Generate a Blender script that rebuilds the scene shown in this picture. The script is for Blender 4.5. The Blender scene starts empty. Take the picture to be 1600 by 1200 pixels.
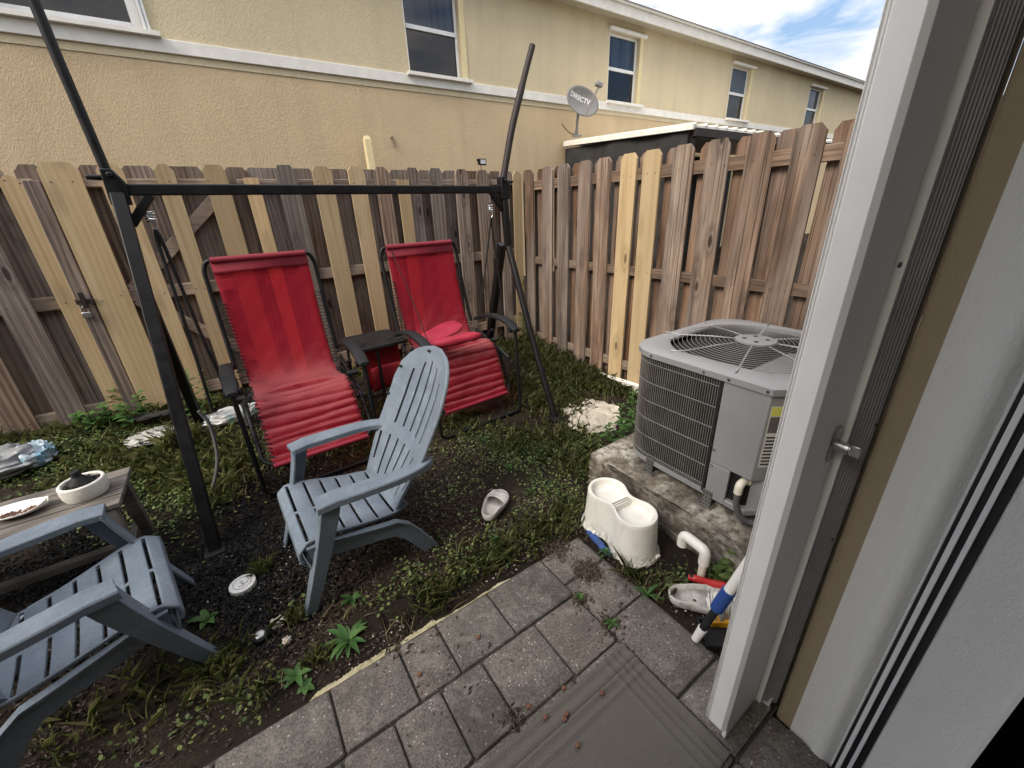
import bpy, math, random
import numpy as np
from mathutils import Vector, Matrix
random.seed(7); rng = np.random.default_rng(7)
SC = bpy.context.scene
COL = SC.collection
rad = math.radians
H = 1.5
# ------------------------------------------------------------------ camera, world, sun, exposure
def _cam_axes():
    f = 634.0
    def d(px, py):
        v = np.array([px-800.0, -(py-600.0), -f]); return v/np.linalg.norm(v)
    Y = d(322, 347); X = d(1810, 283)
    X = X-Y*(X@Y)*0.5; X /= np.linalg.norm(X); Y = Y-X*(X@Y); Y /= np.linalg.norm(Y)
    return np.array([X, Y, np.cross(X, Y)]), f
RC, FPX = _cam_axes()
cd = bpy.data.cameras.new('camera'); cam = bpy.data.objects.new('camera', cd); COL.objects.link(cam)
cd.sensor_width = 36; cd.lens = FPX/1600*36; cd.clip_start = .01; cd.clip_end = 500
M4 = Matrix([list(RC[i])+[0] for i in range(3)]+[[0, 0, 0, 1]]); M4.translation = (0, 0, H)
cam.matrix_world = M4; SC.camera = cam
SUN_EL, SUN_AZ = rad(42), rad(258)          # azimuth of the sun, measured from +Y clockwise
W = bpy.data.worlds.new('World'); SC.world = W; W.use_nodes = True
wn = W.node_tree.nodes; wl = W.node_tree.links; wn.clear()
wo = wn.new('ShaderNodeOutputWorld'); bg = wn.new('ShaderNodeBackground'); bg.inputs[1].default_value = .14
sk = wn.new('ShaderNodeTexSky'); sk.sky_type = 'NISHITA'; sk.sun_disc = False; sk.sun_elevation = SUN_EL; sk.sun_rotation = SUN_AZ
sk.air_density = 1.0; sk.dust_density = 1.0; sk.ozone_density = 1.0
tc = wn.new('ShaderNodeTexCoord'); mp = wn.new('ShaderNodeMapping'); mp.inputs['Scale'].default_value = (1.2, 1.2, 3.2)
mp.inputs['Rotation'].default_value = (0, 0, rad(20))
nz = wn.new('ShaderNodeTexNoise'); nz.inputs['Scale'].default_value = 4.2; nz.inputs['Detail'].default_value = 7; nz.inputs['Roughness'].default_value = .55
nz.inputs['Distortion'].default_value = .35
rp = wn.new('ShaderNodeValToRGB'); rp.color_ramp.elements[0].position = .40; rp.color_ramp.elements[1].position = .64
mx = wn.new('ShaderNodeMix'); mx.data_type = 'RGBA'; mx.inputs[7].default_value = (9.6, 8.9, 8.1, 1)
wl.new(tc.outputs['Generated'], mp.inputs[0]); wl.new(mp.outputs[0], nz.inputs['Vector']); wl.new(nz.outputs['Fac'], rp.inputs[0])
wl.new(rp.outputs[0], mx.inputs[0]); wl.new(sk.outputs[0], mx.inputs[6]); sx_ = wn.new('ShaderNodeSeparateXYZ'); wl.new(tc.outputs['Generated'], sx_.inputs[0])
er = wn.new('ShaderNodeValToRGB'); er.color_ramp.elements[0].position = .12; er.color_ramp.elements[0].color = (.34, .34, .34, 1); er.color_ramp.elements[1].position = .8; er.color_ramp.elements[1].color = (1, 1, 1, 1)
wl.new(sx_.outputs[2], er.inputs[0]); mz = wn.new('ShaderNodeMix'); mz.data_type = 'RGBA'; mz.blend_type = 'MULTIPLY'; mz.inputs[0].default_value = 1
wl.new(mx.outputs[2], mz.inputs[6]); wl.new(er.outputs[0], mz.inputs[7]); wl.new(mz.outputs[2], bg.inputs[0]); wl.new(bg.outputs[0], wo.inputs[0])
sd = bpy.data.lights.new('sun', 'SUN'); sd.energy = 1.5; sd.angle = rad(26); sd.color = (1, .9, .76)
so = bpy.data.objects.new('sun', sd); COL.objects.link(so)
sdir = Vector((math.sin(SUN_AZ)*math.cos(SUN_EL), math.cos(SUN_AZ)*math.cos(SUN_EL), math.sin(SUN_EL)))
so.rotation_euler = sdir.to_track_quat('Z', 'Y').to_euler(); so.location = (-6, -4, 9)
SC.view_settings.view_transform = 'Standard'; SC.view_settings.look = 'None'; SC.view_settings.exposure = 1.33; SC.view_settings.gamma = 1

# ------------------------------------------------------------------ helpers
def ray(px, py): return RC @ np.array([px-800.0, -(py-600.0), -FPX])
def onx(px, py, x): r = ray(px, py); return np.array([0, 0, H])+x/r[0]*r
def ony(px, py, y): r = ray(px, py); return np.array([0, 0, H])+y/r[1]*r
def sstep(t): t = min(max(t, 0), 1); return t*t*(3-2*t)
def gz(x, y): return sstep((y-1.8)/1.8)*(0.235-0.045*(min(max(x, -2), 3)-.6))
def gp(px, py):
    z = 0; r = ray(px, py)
    for _ in range(25):
        p = np.array([0, 0, H])+(z-H)/r[2]*r; z = .5*z+.5*gz(p[0], p[1])
    return p
def tag(o, label, cat, group=None, kind=None):
    if label: o['label'] = label
    if cat: o['category'] = cat
    if group: o['group'] = group
    if kind: o['kind'] = kind
    return o
def thing(name, label, cat, loc=(0, 0, 0), rz=0, group=None, scale=1):
    o = bpy.data.objects.new(name, None); COL.objects.link(o); o.location = loc; o.rotation_euler = (0, 0, rz)
    o.empty_display_size = .1; o.scale = (scale,)*3
    return tag(o, label, cat, group)
def frame(pts, i, n, closed):
    a = pts[(i-1) % n] if (closed or i > 0) else pts[i]; b = pts[(i+1) % n] if (closed or i < n-1) else pts[i]
    t = b-a
    return t.normalized() if t.length > 1e-9 else Vector((0, 0, 1))
def smooth_path(P, sub=6, closed=False):
    P = [Vector(p) for p in P]; n = len(P); out = []
    rng_ = range(n) if closed else range(n-1)
    for i in rng_:
        p0 = P[(i-1) % n] if (closed or i > 0) else P[i]*2-P[i+1]; p1 = P[i]; p2 = P[(i+1) % n]
        p3 = P[(i+2) % n] if (closed or i+2 < n) else p2*2-p1
        for k in range(sub):
            t = k/sub
            out.append(.5*((2*p1)+(p2-p0)*t+(2*p0-5*p1+4*p2-p3)*t*t+(-p0+3*p1-3*p2+p3)*t**3))
    if not closed: out.append(P[-1])
    return out
def round_path(P, r=.05, sub=5, closed=False):
    P = [Vector(p) for p in P]; n = len(P); out = []
    for i in range(n):
        if not closed and i in (0, n-1): out.append(P[i]); continue
        a, b, c = P[(i-1) % n], P[i], P[(i+1) % n]
        da, dc = (a-b), (c-b); rr = min(r, da.length*.45, dc.length*.45)
        s, e = b+da.normalized()*rr, b+dc.normalized()*rr
        for k in range(sub+1):
            t = k/sub; out.append(s*(1-t)**2+b*2*t*(1-t)+e*t*t)
    return out
class MB:
    def __init__(s): s.v = []; s.f = []
    def add(s, v, f):
        o = len(s.v); s.v += [tuple(x) for x in v]; s.f += [tuple(i+o for i in q) for q in f]; return s
    def box(s, a, b, M=None):
        v = [Vector((x, y, z)) for x in (a[0], b[0]) for y in (a[1], b[1]) for z in (a[2], b[2])]
        if M is not None: v = [M @ q for q in v]
        return s.add(v, [(0, 1, 3, 2), (4, 6, 7, 5), (0, 4, 5, 1), (2, 3, 7, 6), (0, 2, 6, 4), (1, 5, 7, 3)])
    def beam(s, p, q, w, h, up=(0, 0, 1)):
        p, q = Vector(p), Vector(q); d = (q-p); L = d.length; d.normalize()
        x = d.cross(Vector(up))
        if x.length < 1e-4: x = d.cross(Vector((0, 1, 0)))
        x.normalize(); y = x.cross(d)
        M = Matrix((x, d, y)).transposed().to_4x4(); M.translation = p
        return s.box((-w/2, 0, -h/2), (w/2, L, h/2), M)
    def tube(s, P, r, n=10, closed=False, cap=True):
        P = [Vector(p) for p in P]; N = len(P); R = r if isinstance(r, (list, tuple)) else [r]*N
        t = frame(P, 0, N, closed); u = t.orthogonal().normalized(); vs = []; fs = []
        for i in range(N):
            t2 = frame(P, i, N, closed); q = t.rotation_difference(t2); u = (q @ u); u = (u-t2*u.dot(t2)).normalized(); w = t2.cross(u); t = t2
            for k in range(n):
                a = 2*math.pi*k/n; vs.append(P[i]+(u*math.cos(a)+w*math.sin(a))*R[i])
        for i in range(N if closed else N-1):
            j = (i+1) % N
            for k in range(n): l = (k+1) % n; fs.append((i*n+k, i*n+l, j*n+l, j*n+k))
        if cap and not closed: fs.append(tuple(range(n))[::-1]); fs.append(tuple((N-1)*n+k for k in range(n)))
        return s.add(vs, fs)
    def prism(s, poly, a, b, axis='z', M=None):
        n = len(poly); vs = []
        for h in (a, b):
            for p in poly:
                v = {'z': (p[0], p[1], h), 'x': (h, p[0], p[1]), 'y': (p[0], h, p[1])}[axis]; vs.append(Vector(v))
        if M is not None: vs = [M @ v for v in vs]
        return s.add(vs, [tuple(range(n))[::-1], tuple(range(n, 2*n))]+[(i, (i+1) % n, n+(i+1) % n, n+i) for i in range(n)])
    def loft(s, rings, cap0=True, cap1=True):
        n = len(rings[0]); vs = [p for r in rings for p in r]; fs = []
        for i in range(len(rings)-1):
            for k in range(n): l = (k+1) % n; fs.append((i*n+k, i*n+l, (i+1)*n+l, (i+1)*n+k))
        if cap0: fs.append(tuple(range(n))[::-1])
        if cap1: fs.append(tuple((len(rings)-1)*n+k for k in range(n)))
        return s.add(vs, fs)
    def lathe(s, prof, c=(0, 0, 0), n=32, cap0=True, cap1=True):
        return s.loft([[(c[0]+r*math.cos(2*math.pi*k/n), c[1]+r*math.sin(2*math.pi*k/n), c[2]+z) for k in range(n)] for r, z in prof], cap0, cap1)
    def grid(s, fn, U, V, skip=None):
        nu, nv = len(U), len(V); vs = [fn(u, v) for v in V for u in U]; fs = []
        for j in range(nv-1):
            for i in range(nu-1):
                if skip and skip(i, j): continue
                fs.append((j*nu+i, j*nu+i+1, (j+1)*nu+i+1, (j+1)*nu+i))
        return s.add(vs, fs)
    def build(s, name, mat, parent=None, bevel=0, seg=2, solid=0, soff=0, sub=0, sharp=38, loc=None):
        me = bpy.data.meshes.new(name); me.from_pydata(s.v, [], s.f); me.update()
        import bmesh
        bm = bmesh.new(); bm.from_mesh(me)
        used = set(v for f in bm.faces for v in f.verts)
        lone = [v for v in bm.verts if v not in used]
        if lone: bmesh.ops.delete(bm, geom=lone, context='VERTS')
        bmesh.ops.recalc_face_normals(bm, faces=bm.faces); bm.to_mesh(me); bm.free()
        me.polygons.foreach_set('use_smooth', [True]*len(me.polygons))
        if sharp: me.set_sharp_from_angle(angle=rad(sharp))
        if mat: me.materials.append(mat)
        o = bpy.data.objects.new(name, me); COL.objects.link(o)
        if parent: o.parent = parent
        if loc: o.location = loc
        if solid: m = o.modifiers.new('s', 'SOLIDIFY'); m.thickness = solid; m.offset = soff
        if bevel: m = o.modifiers.new('b', 'BEVEL'); m.width = bevel; m.segments = seg; m.limit_method = 'ANGLE'; m.angle_limit = rad(40); m.harden_normals = False
        if sub: m = o.modifiers.new('u', 'SUBSURF'); m.levels = sub; m.render_levels = sub
        return o
def fast_mesh(name, verts, nper, mat, parent=None, smooth=False):
    """verts (N*nper,3) -> N polygons with nper corners each"""
    verts = np.asarray(verts, dtype=np.float32); nv = len(verts); nf = nv//nper
    me = bpy.data.meshes.new(name); me.vertices.add(nv); me.vertices.foreach_set('co', verts.ravel())
    me.loops.add(nv); me.loops.foreach_set('vertex_index', np.arange(nv, dtype=np.int32))
    me.polygons.add(nf); me.polygons.foreach_set('loop_start', np.arange(nf, dtype=np.int32)*nper)
    me.update(calc_edges=True); me.validate()
    if mat: me.materials.append(mat)
    o = bpy.data.objects.new(name, me); COL.objects.link(o)
    if parent: o.parent = parent
    return o
# ------------------------------------------------------------------ materials
class NT:
    def __init__(s, name):
        s.m = bpy.data.materials.new(name); s.m.use_nodes = True; s.t = s.m.node_tree; s.b = s.t.nodes['Principled BSDF']; s.o = s.t.nodes['Material Output']
    def n(s, t, **k):
        x = s.t.nodes.new(t)
        for a, v in k.items():
            if a.startswith('_'): setattr(x, a[1:], v)
            else: x.inputs[a.replace('__', ' ')].default_value = v
        return x
    def l(s, a, b): s.t.links.new(a, b)
    def coord(s, kind='Object', scale=(1, 1, 1), rnd=False, rot=(0, 0, 0)):
        c = s.n('ShaderNodeTexCoord'); m = s.n('ShaderNodeMapping'); m.inputs['Scale'].default_value = scale; m.inputs['Rotation'].default_value = rot
        src = c.outputs[kind]
        if rnd:
            oi = s.n('ShaderNodeObjectInfo'); mu = s.n('ShaderNodeMath', _operation='MULTIPLY'); mu.inputs[1].default_value = 57.0; s.l(oi.outputs['Random'], mu.inputs[0])
            cb = s.n('ShaderNodeCombineXYZ'); s.l(mu.outputs[0], cb.inputs[0]); s.l(mu.outputs[0], cb.inputs[2])
            ad = s.n('ShaderNodeVectorMath', _operation='ADD'); s.l(src, ad.inputs[0]); s.l(cb.outputs[0], ad.inputs[1]); src = ad.outputs[0]
        s.l(src, m.inputs[0]); return m.outputs[0]
    def noise(s, vec, scale=5, detail=4, rough=.5, dist=0):
        x = s.n('ShaderNodeTexNoise', Scale=scale, Detail=detail, Roughness=rough, Distortion=dist)
        if vec is not None: s.l(vec, x.inputs['Vector'])
        return x.outputs['Fac']
    def ramp(s, fac, stops, mode='LINEAR'):
        r = s.n('ShaderNodeValToRGB'); e = r.color_ramp.elements; r.color_ramp.interpolation = mode
        while len(e) < len(stops): e.new(.5)
        for el, (p, c) in zip(e, stops):
            el.position = p; el.color = tuple(c)+(1,) if hasattr(c, '__len__') else (c, c, c, 1)
        s.l(fac, r.inputs[0]); return r.outputs[0]
    def mix(s, fac, a, b, mode='MIX'):
        x = s.n('ShaderNodeMix', _data_type='RGBA', _blend_type=mode)
        for v, i in ((fac, 0), (a, 6), (b, 7)):
            if hasattr(v, 'node'): s.l(v, x.inputs[i])
            else: x.inputs[i].default_value = v if i == 0 else (tuple(v)+(1,))[:4]
        return x.outputs[2]
    def base(s, c): s.l(c, s.b.inputs['Base Color']) if hasattr(c, 'node') else setattr(s.b.inputs['Base Color'], 'default_value', tuple(c)+(1,))
    def rough(s, c): s.l(c, s.b.inputs['Roughness']) if hasattr(c, 'node') else setattr(s.b.inputs['Roughness'], 'default_value', c)
    def bump(s, h, strength=.3, dist=.01):
        x = s.n('ShaderNodeBump', Strength=strength, Distance=dist); s.l(h, x.inputs['Height']); s.l(x.outputs[0], s.b.inputs['Normal'])
def simple(name, c, rough=.5, metal=0, var=.15, scale=12, bump=.05, spec=.5):
    m = NT(name); co = m.coord('Object'); f = m.noise(co, scale, 5, .6)
    lo = tuple(x*(1-var) for x in c); hi = tuple(min(1, x*(1+var)) for x in c)
    m.base(m.ramp(f, [(.3, lo), (.7, hi)])); m.rough(m.ramp(f, [(.3, max(.02, rough-.08)), (.7, min(1, rough+.1))]))
    m.b.inputs['Metallic'].default_value = metal; m.b.inputs['Specular IOR Level'].default_value = spec
    if bump: m.bump(m.noise(co, scale*6, 3), bump, .003)
    return m.m
def stucco(name, c, scale=1, strength=.6):
    m = NT(name); co = m.coord('Object', (1, 1, .45)); h = m.noise(co, 62*scale, 4, .6, 1.0); fine = m.noise(m.coord('Object'), 150*scale, 3)
    hh = m.ramp(h, [(.38, 0.), (.62, 1.)]); mixh = m.mix(.25, hh, fine)
    big = m.noise(m.coord('Object'), .7, 4, .6); st = m.noise(m.coord('Object', (1.6, 1.6, .12)), 2.2, 5, .65)
    col = m.ramp(big, [(.3, tuple(x*.92 for x in c)), (.7, tuple(x*1.05 for x in c))])
    col = m.mix(m.ramp(st, [(.5, 0.), (.72, .35)]), col, tuple(x*.72 for x in c)); st2 = m.noise(m.coord('Object', (.9, .9, .25)), 1.3, 5, .65, .5); col = m.mix(m.ramp(st2, [(.52, 0.), (.72, .4)]), col, tuple(min(.8, x*1.12+.03) for x in c)); m.base(col); m.rough(.9); m.b.inputs['Specular IOR Level'].default_value = .2
    m.bump(mixh, strength, .012/scale); return m.m
def wood(name, dark, mid, light, knots=True, wear=.4, grain=1.0, ax='z'):
    m = NT(name); co = m.coord('Object', (1, 1, 1), True)
    def sc(v, s_):
        s_ = {'z': s_, 'x': (s_[2], s_[1], s_[0]), 'y': (s_[0], s_[2], s_[1])}[ax]; x = m.n('ShaderNodeMapping'); x.inputs['Scale'].default_value = s_; m.l(v, x.inputs[0]); return x.outputs[0]
    g1 = m.noise(sc(co, (70, 70, 1.6)), 1, 5, .65, .3); g2 = m.noise(sc(co, (9, 9, .55)), 1, 4, .6, 1.2)
    wv = m.n('ShaderNodeTexWave', _wave_type='BANDS', _bands_direction='X'); wv.inputs['Scale'].default_value = 7; wv.inputs['Distortion'].default_value = 9; wv.inputs['Detail'].default_value = 3; wv.inputs['Detail Scale'].default_value = .6
    m.l(sc(co, (1.4, 1.4, .22)), wv.inputs['Vector'])
    f = m.mix(.45*grain, g2, wv.outputs['Fac']); f = m.mix(.42*grain, f, g1)
    col = m.ramp(f, [(.25, dark), (.5, mid), (.74, light)])
    oi = m.n('ShaderNodeObjectInfo'); tone = m.ramp(oi.outputs['Random'], [(0, (.66, .64, .62)), (.5, (.92, .9, .9)), (1, (1.12, 1.06, 1.0))])
    col = m.mix(1, col, tone, 'MULTIPLY')
    gw_ = m.noise(sc(co, (2.2, 2.2, .5)), 1, 4, .6, .6); col = m.mix(m.ramp(gw_, [(.40, 1.05*wear if wear > .3 else 0.), (.62, 0.)]), col, (.30, .275, .25)) if wear > .3 else col
    ln = m.noise(sc(co, (95, 95, .9)), 1, 5, .75, .35); col = m.mix(m.ramp(ln, [(.52, 0.), (.64, .92 if grain > .6 else .25)]), col, tuple(x*.55 for x in dark))
    if wear:
        w = m.noise(sc(co, (3, 3, 1.1)), 1, 5, .65); col = m.mix(m.ramp(w, [(.45, 0.), (.7, wear)]), col, tuple(x*.5 for x in dark))
    if knots:
        vo = m.n('ShaderNodeTexVoronoi'); vo.inputs['Scale'].default_value = 1; m.l(sc(co, (6.5, 6.5, 2.3)), vo.inputs['Vector'])
        col = m.mix(m.ramp(vo.outputs['Distance'], [(.07, .9), (.125, 0.)]), col, tuple(x*.35 for x in dark))
        col = m.mix(m.ramp(vo.outputs['Distance'], [(.11, 0.), (.18, .45), (.32, 0.)]), col, tuple(x*.7 for x in dark))
    m.base(col); m.rough(.82); m.b.inputs['Specular IOR Level'].default_value = .25; m.bump(m.mix(.5, g1, f), .5, .004); return m.m
M = {}
M['stucco_up'] = stucco('stucco_cream', (.62, .53, .355)); M['stucco_low'] = stucco('stucco_tan', (.585, .455, .285))
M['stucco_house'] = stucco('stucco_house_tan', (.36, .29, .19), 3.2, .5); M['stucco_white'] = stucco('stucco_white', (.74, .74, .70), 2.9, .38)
M['white_trim'] = simple('white_trim_paint', (.72, .70, .64), .5, var=.1, scale=6); M['soffit'] = simple('beige_soffit', (.40, .36, .27), .8, var=.08); M['yellow_trim'] = simple('pale_yellow_trim', (.68, .58, .33), .7, var=.08)
M['white_frame'] = simple('white_aluminium', (.74, .75, .74), .35, var=.06, scale=9); M['bronze'] = simple('dark_bronze_metal', (.022, .022, .025), .42, .3)
M['shutter_white'] = simple('shutter_paint', (.86, .86, .84), .42, var=.05, scale=5); M['blade_dark'] = simple('shaded_grey_blade', (.24, .24, .24), .5, var=.15, scale=7); M['shutter_grey'] = simple('shutter_blade_paint', (.62, .63, .63), .45, var=.05, scale=5)
M['w_grey'] = wood('weathered_grey_wood', (.075, .055, .045), (.19, .15, .125), (.31, .26, .22)); M['w_brown'] = wood('weathered_brown_wood', (.066, .042, .029), (.225, .150, .105), (.42, .325, .245))
M['w_back'] = wood('orange_brown_shaded_wood', (.06, .03, .016), (.17, .095, .055), (.30, .19, .12)); M['w_dark'] = wood('dark_back_wood', (.06, .038, .026), (.15, .095, .062), (.23, .155, .105)); M['w_new'] = wood('new_yellow_pine', (.36, .26, .135), (.48, .37, .215), (.55, .44, .275), True, .10, .3)
M['w_rail'] = wood('pale_rail_wood', (.17, .13, .10), (.33, .265, .205), (.44, .37, .30), True, .2, 1, 'x'); M['w_raily'] = wood('brown_side_rail_wood', (.085, .058, .042), (.21, .15, .11), (.35, .275, .215), True, .2, 1, 'y'); M['w_railyp'] = wood('pale_side_rail_wood', (.17, .13, .10), (.33, .265, .205), (.44, .37, .30), True, .2, 1, 'y')
M['w_table'] = wood('grey_table_slats', (.065, .062, .058), (.125, .118, .11), (.19, .18, .168), False, .3, 1, 'x')
M['black_metal'] = simple('black_powder_coat', (.006, .006, .007), .45, 0, .25, 20, .04, .3); M['grey_metal'] = simple('dark_grey_tube', (.016, .0165, .018), .40, .1, .2, 20, .03)
M['black_plastic'] = simple('black_plastic', (.008, .008, .009), .6, 0, .2, 30, .08, .3); M['tray_black'] = simple('black_tray_plastic', (.016, .016, .017), .55, 0, .2, 30, .08, .35); M['chrome'] = simple('chrome', (.6, .6, .6), .22, 1, .1); M['steel'] = simple('satin_steel', (.42, .42, .42), .32, 1, .1)
M['rust'] = simple('rusty_black_metal', (.022, .014, .013), .6, .2, .5, 16, .1)
M['white_plastic'] = simple('white_plastic', (.78, .77, .72), .38, 0, .08, 8, .03); 
def m_dirtyplastic():
    m = NT('stained_white_plastic'); co = m.coord('Object', (1, 1, .5)); f = m.noise(co, 13, 6, .7, .6); z = m.n('ShaderNodeSeparateXYZ'); m.l(m.coord('Object'), z.inputs[0]); sp = m.noise(m.coord('Object'), 70, 4, .6)
    c = m.mix(m.ramp(f, [(.48, 0.), (.72, .5)]), (.76, .75, .70), (.50, .46, .37)); low = m.ramp(z.outputs[2], [(.0, .75), (.07, 0.)]); mu = m.n('ShaderNodeMath', _operation='MULTIPLY'); m.l(low, mu.inputs[0]); m.l(m.ramp(sp, [(.45, 0.), (.6, 1.)]), mu.inputs[1])
    c = m.mix(mu.outputs[0], c, (.16, .12, .08)); m.base(c); m.rough(m.ramp(f, [(.4, .32), (.7, .6)])); return m.m
M['stool'] = m_dirtyplastic()
M['pvc'] = simple('pvc_pipe', (.72, .68, .56), .4, 0, .08, 10, .02)
M['blue_plastic'] = simple('blue_grip', (.02, .065, .25), .45); M['yellow_plastic'] = simple('yellow_plastic', (.75, .36, .02), .4); M['red_plastic'] = simple('red_plastic', (.42, .02, .02), .4)
M['ac_paint'] = simple('grey_unit_paint', (.27, .275, .28), .42, .1, .06, 4, .02); M['ac_light'] = simple('light_grey_wire', (.5, .51, .52), .4, .3, .08); M['coil'] = simple('dark_coil', (.012, .0115, .011), .7, .2, .4, 60, .3)
M['ac_dark'] = simple('dark_guard_wire', (.15, .142, .13), .5, .3, .2); M['ac_spoke'] = simple('grey_spoke_wire', (.34, .34, .34), .45, .3); M['ac_wire'] = simple('dull_guard_wire', (.24, .24, .24), .5, .3); M['fan'] = simple('fan_blade', (.05, .052, .055), .5, .4, .1)
M['charcoal'] = simple('charcoal', (.02, .02, .02), .95, 0, .5, 60, .8); M['concrete_bowl'] = simple('white_speckled_ceramic', (.62, .60, .55), .7, 0, .12, 60, .15)
M['paper'] = simple('white_paper', (.75, .74, .70), .8, 0, .05); M['food'] = simple('food_scraps', (.12, .055, .03), .7, 0, .7, 40, .5); M['kibble'] = simple('kibble', (.16, .075, .045), .8, 0, .3, 80, .5)
M['rubber'] = simple('grey_slide_foam', (.62, .60, .57), .75, 0, .25, 14, .15); M['gasket'] = simple('black_gasket', (.006, .006, .007), .6)
M['interior'] = simple('pale_room', (.75, .74, .72), .8); M['roof'] = simple('grey_shingle', (.28, .26, .24), .9, 0, .2, 20, .4)
M['cable'] = simple('grey_cable', (.10, .10, .105), .5); M['dish'] = simple('grey_dish_paint', (.21, .205, .20), .5, .1, .12, 10); M['dish_text'] = simple('white_lettering', (.75, .75, .73), .6, 0, .02)
def m_sandal():
    m = NT('dirty_white_foam'); co = m.coord('Object'); f = m.noise(co, 22, 6, .7, .5)
    m.base(m.mix(m.ramp(f, [(.48, 0.), (.7, .85)]), (.66, .65, .62), (.22, .20, .18))); m.rough(.75); m.bump(m.noise(co, 160, 3), .3, .002); return m.m
M['sandal'] = m_sandal(); M['sandal_bed'] = simple('dirty_footbed', (.36, .34, .32), .85, 0, .6, 16, .3)
def m_resin():
    m = NT('blue_grey_resin'); co = m.coord('Object'); f = m.noise(co, 5, 6, .65, .4); s_ = m.noise(co, 140, 4, .7); d = m.noise(m.coord('Object', (1, 1, 1)), 14, 6, .75)
    c = m.ramp(f, [(.3, (.10, .131, .168)), (.7, (.148, .182, .22))]); c = m.mix(m.ramp(s_, [(.5, 0.), (.66, .35)]), c, (.25, .29, .33))
    c = m.mix(m.ramp(d, [(.5, 0.), (.72, .40)]), c, (.24, .285, .33)); m.base(c); dk = m.noise(co, 9, 6, .75, 1.); c = m.mix(m.ramp(dk, [(.56, 0.), (.74, .4)]), c, (.09, .10, .10)); m.base(c); m.rough(m.ramp(d, [(.3, .45), (.7, .65)])); m.b.inputs['Specular IOR Level'].default_value = .35; m.bump(s_, .12, .002); return m.m
M['resin'] = m_resin()
def m_fabric(nm='red_mesh_sling', up_light=.55):
    m = NT(nm); co = m.coord('Object'); f = m.noise(co, 4, 5, .6)
    w1 = m.n('ShaderNodeTexWave', _bands_direction='X'); w1.inputs['Scale'].default_value = 110; m.l(co, w1.inputs['Vector'])
    w2 = m.n('ShaderNodeTexWave', _bands_direction='Z'); w2.inputs['Scale'].default_value = 110; m.l(co, w2.inputs['Vector'])
    c = m.ramp(f, [(.3, (.35, .008, .034)), (.7, (.45, .014, .048))]); ge = m.n('ShaderNodeNewGeometry'); sx = m.n('ShaderNodeSeparateXYZ'); m.l(ge.outputs['True Normal'], sx.inputs[0]); ab = m.n('ShaderNodeMath', _operation='ABSOLUTE'); m.l(sx.outputs[2], ab.inputs[0]); c = m.mix(m.ramp(ab.outputs[0], [(.30, 0.), (.92, up_light)]), c, (.60, .27, .27)); m.base(c); m.rough(.62); m.bump(m.mix(.5, w1.outputs['Fac'], w2.outputs['Fac']), .25, .002)  # upward faces mixed paler: sky light painted into the cloth colour
    m.b.inputs['Sheen Weight'].default_value = .45; m.b.inputs['Sheen Tint'].default_value = (1, .55, .55, 1); m.b.inputs['Sheen Roughness'].default_value = .4
    tr = m.n('ShaderNodeBsdfTransparent'); tr.inputs[0].default_value = (1, .33, .38, 1); tl = m.n('ShaderNodeBsdfTranslucent'); tl.inputs[0].default_value = (.6, .03, .05, 1)
    a = m.n('ShaderNodeMixShader'); a.inputs[0].default_value = .22; m.l(m.b.outputs[0], a.inputs[1]); m.l(tl.outputs[0], a.inputs[2])
    b = m.n('ShaderNodeMixShader'); b.inputs[0].default_value = .56; m.l(a.outputs[0], b.inputs[1]); m.l(tr.outputs[0], b.inputs[2]); m.l(b.outputs[0], m.o.inputs[0]); return m.m
M['red'] = m_fabric(); M['red_more_lit'] = m_fabric('red_mesh_sling_more_lit', .72); M['red_solid'] = simple('red_padded_cloth', (.29, .008, .03), .65, 0, .12, 8, .1); M['red_hem'] = simple('red_hem_band', (.20, .007, .022), .65, 0, .1, 30, .1); M['red_dark'] = simple('dark_red_pouch', (.32, .014, .024), .75, 0, .2, 10, .15)  # second sling copy has stronger painted light on its upward faces
def m_glass():
    m = NT('dark_window_glass'); m.base((.006, .008, .014)); m.rough(.04); m.b.inputs['Specular IOR Level'].default_value = .55; m.bump(m.noise(m.coord('Object'), 2.2, 2), .08, .05); return m.m
M['glass'] = m_glass()
def m_glassup():
    m = NT('curtained_window_glass'); co = m.coord('Object', (9, 1, .25)); f = m.noise(co, 1, 3, .5, .4)
    m.base(m.ramp(f, [(.3, (.012, .017, .03)), (.7, (.05, .07, .11))])); m.rough(.05); return m.m
M['glass_up'] = m_glassup(); M['blind'] = simple('blue_grey_blind', (.10, .13, .17), .6)
def m_soil():
    m = NT('soil'); co = m.coord('Object'); f = m.noise(co, 3, 8, .7, .3); g = m.noise(co, 60, 6, .75); s_ = m.noise(co, 170, 3, .6)
    c = m.ramp(f, [(.3, (.014, .0105, .008)), (.55, (.032, .024, .0175)), (.75, (.072, .055, .042))]); c = m.mix(m.ramp(g, [(.5, 0.), (.7, .6)]), c, (.012, .010, .008))
    c = m.mix(m.ramp(s_, [(.66, 0.), (.74, .7)]), c, (.16, .14, .115)); m.base(c); m.rough(.95); m.b.inputs['Specular IOR Level'].default_value = .15; m.bump(m.mix(.5, g, s_), 1, .02); return m.m
M['soil'] = m_soil()
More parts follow.
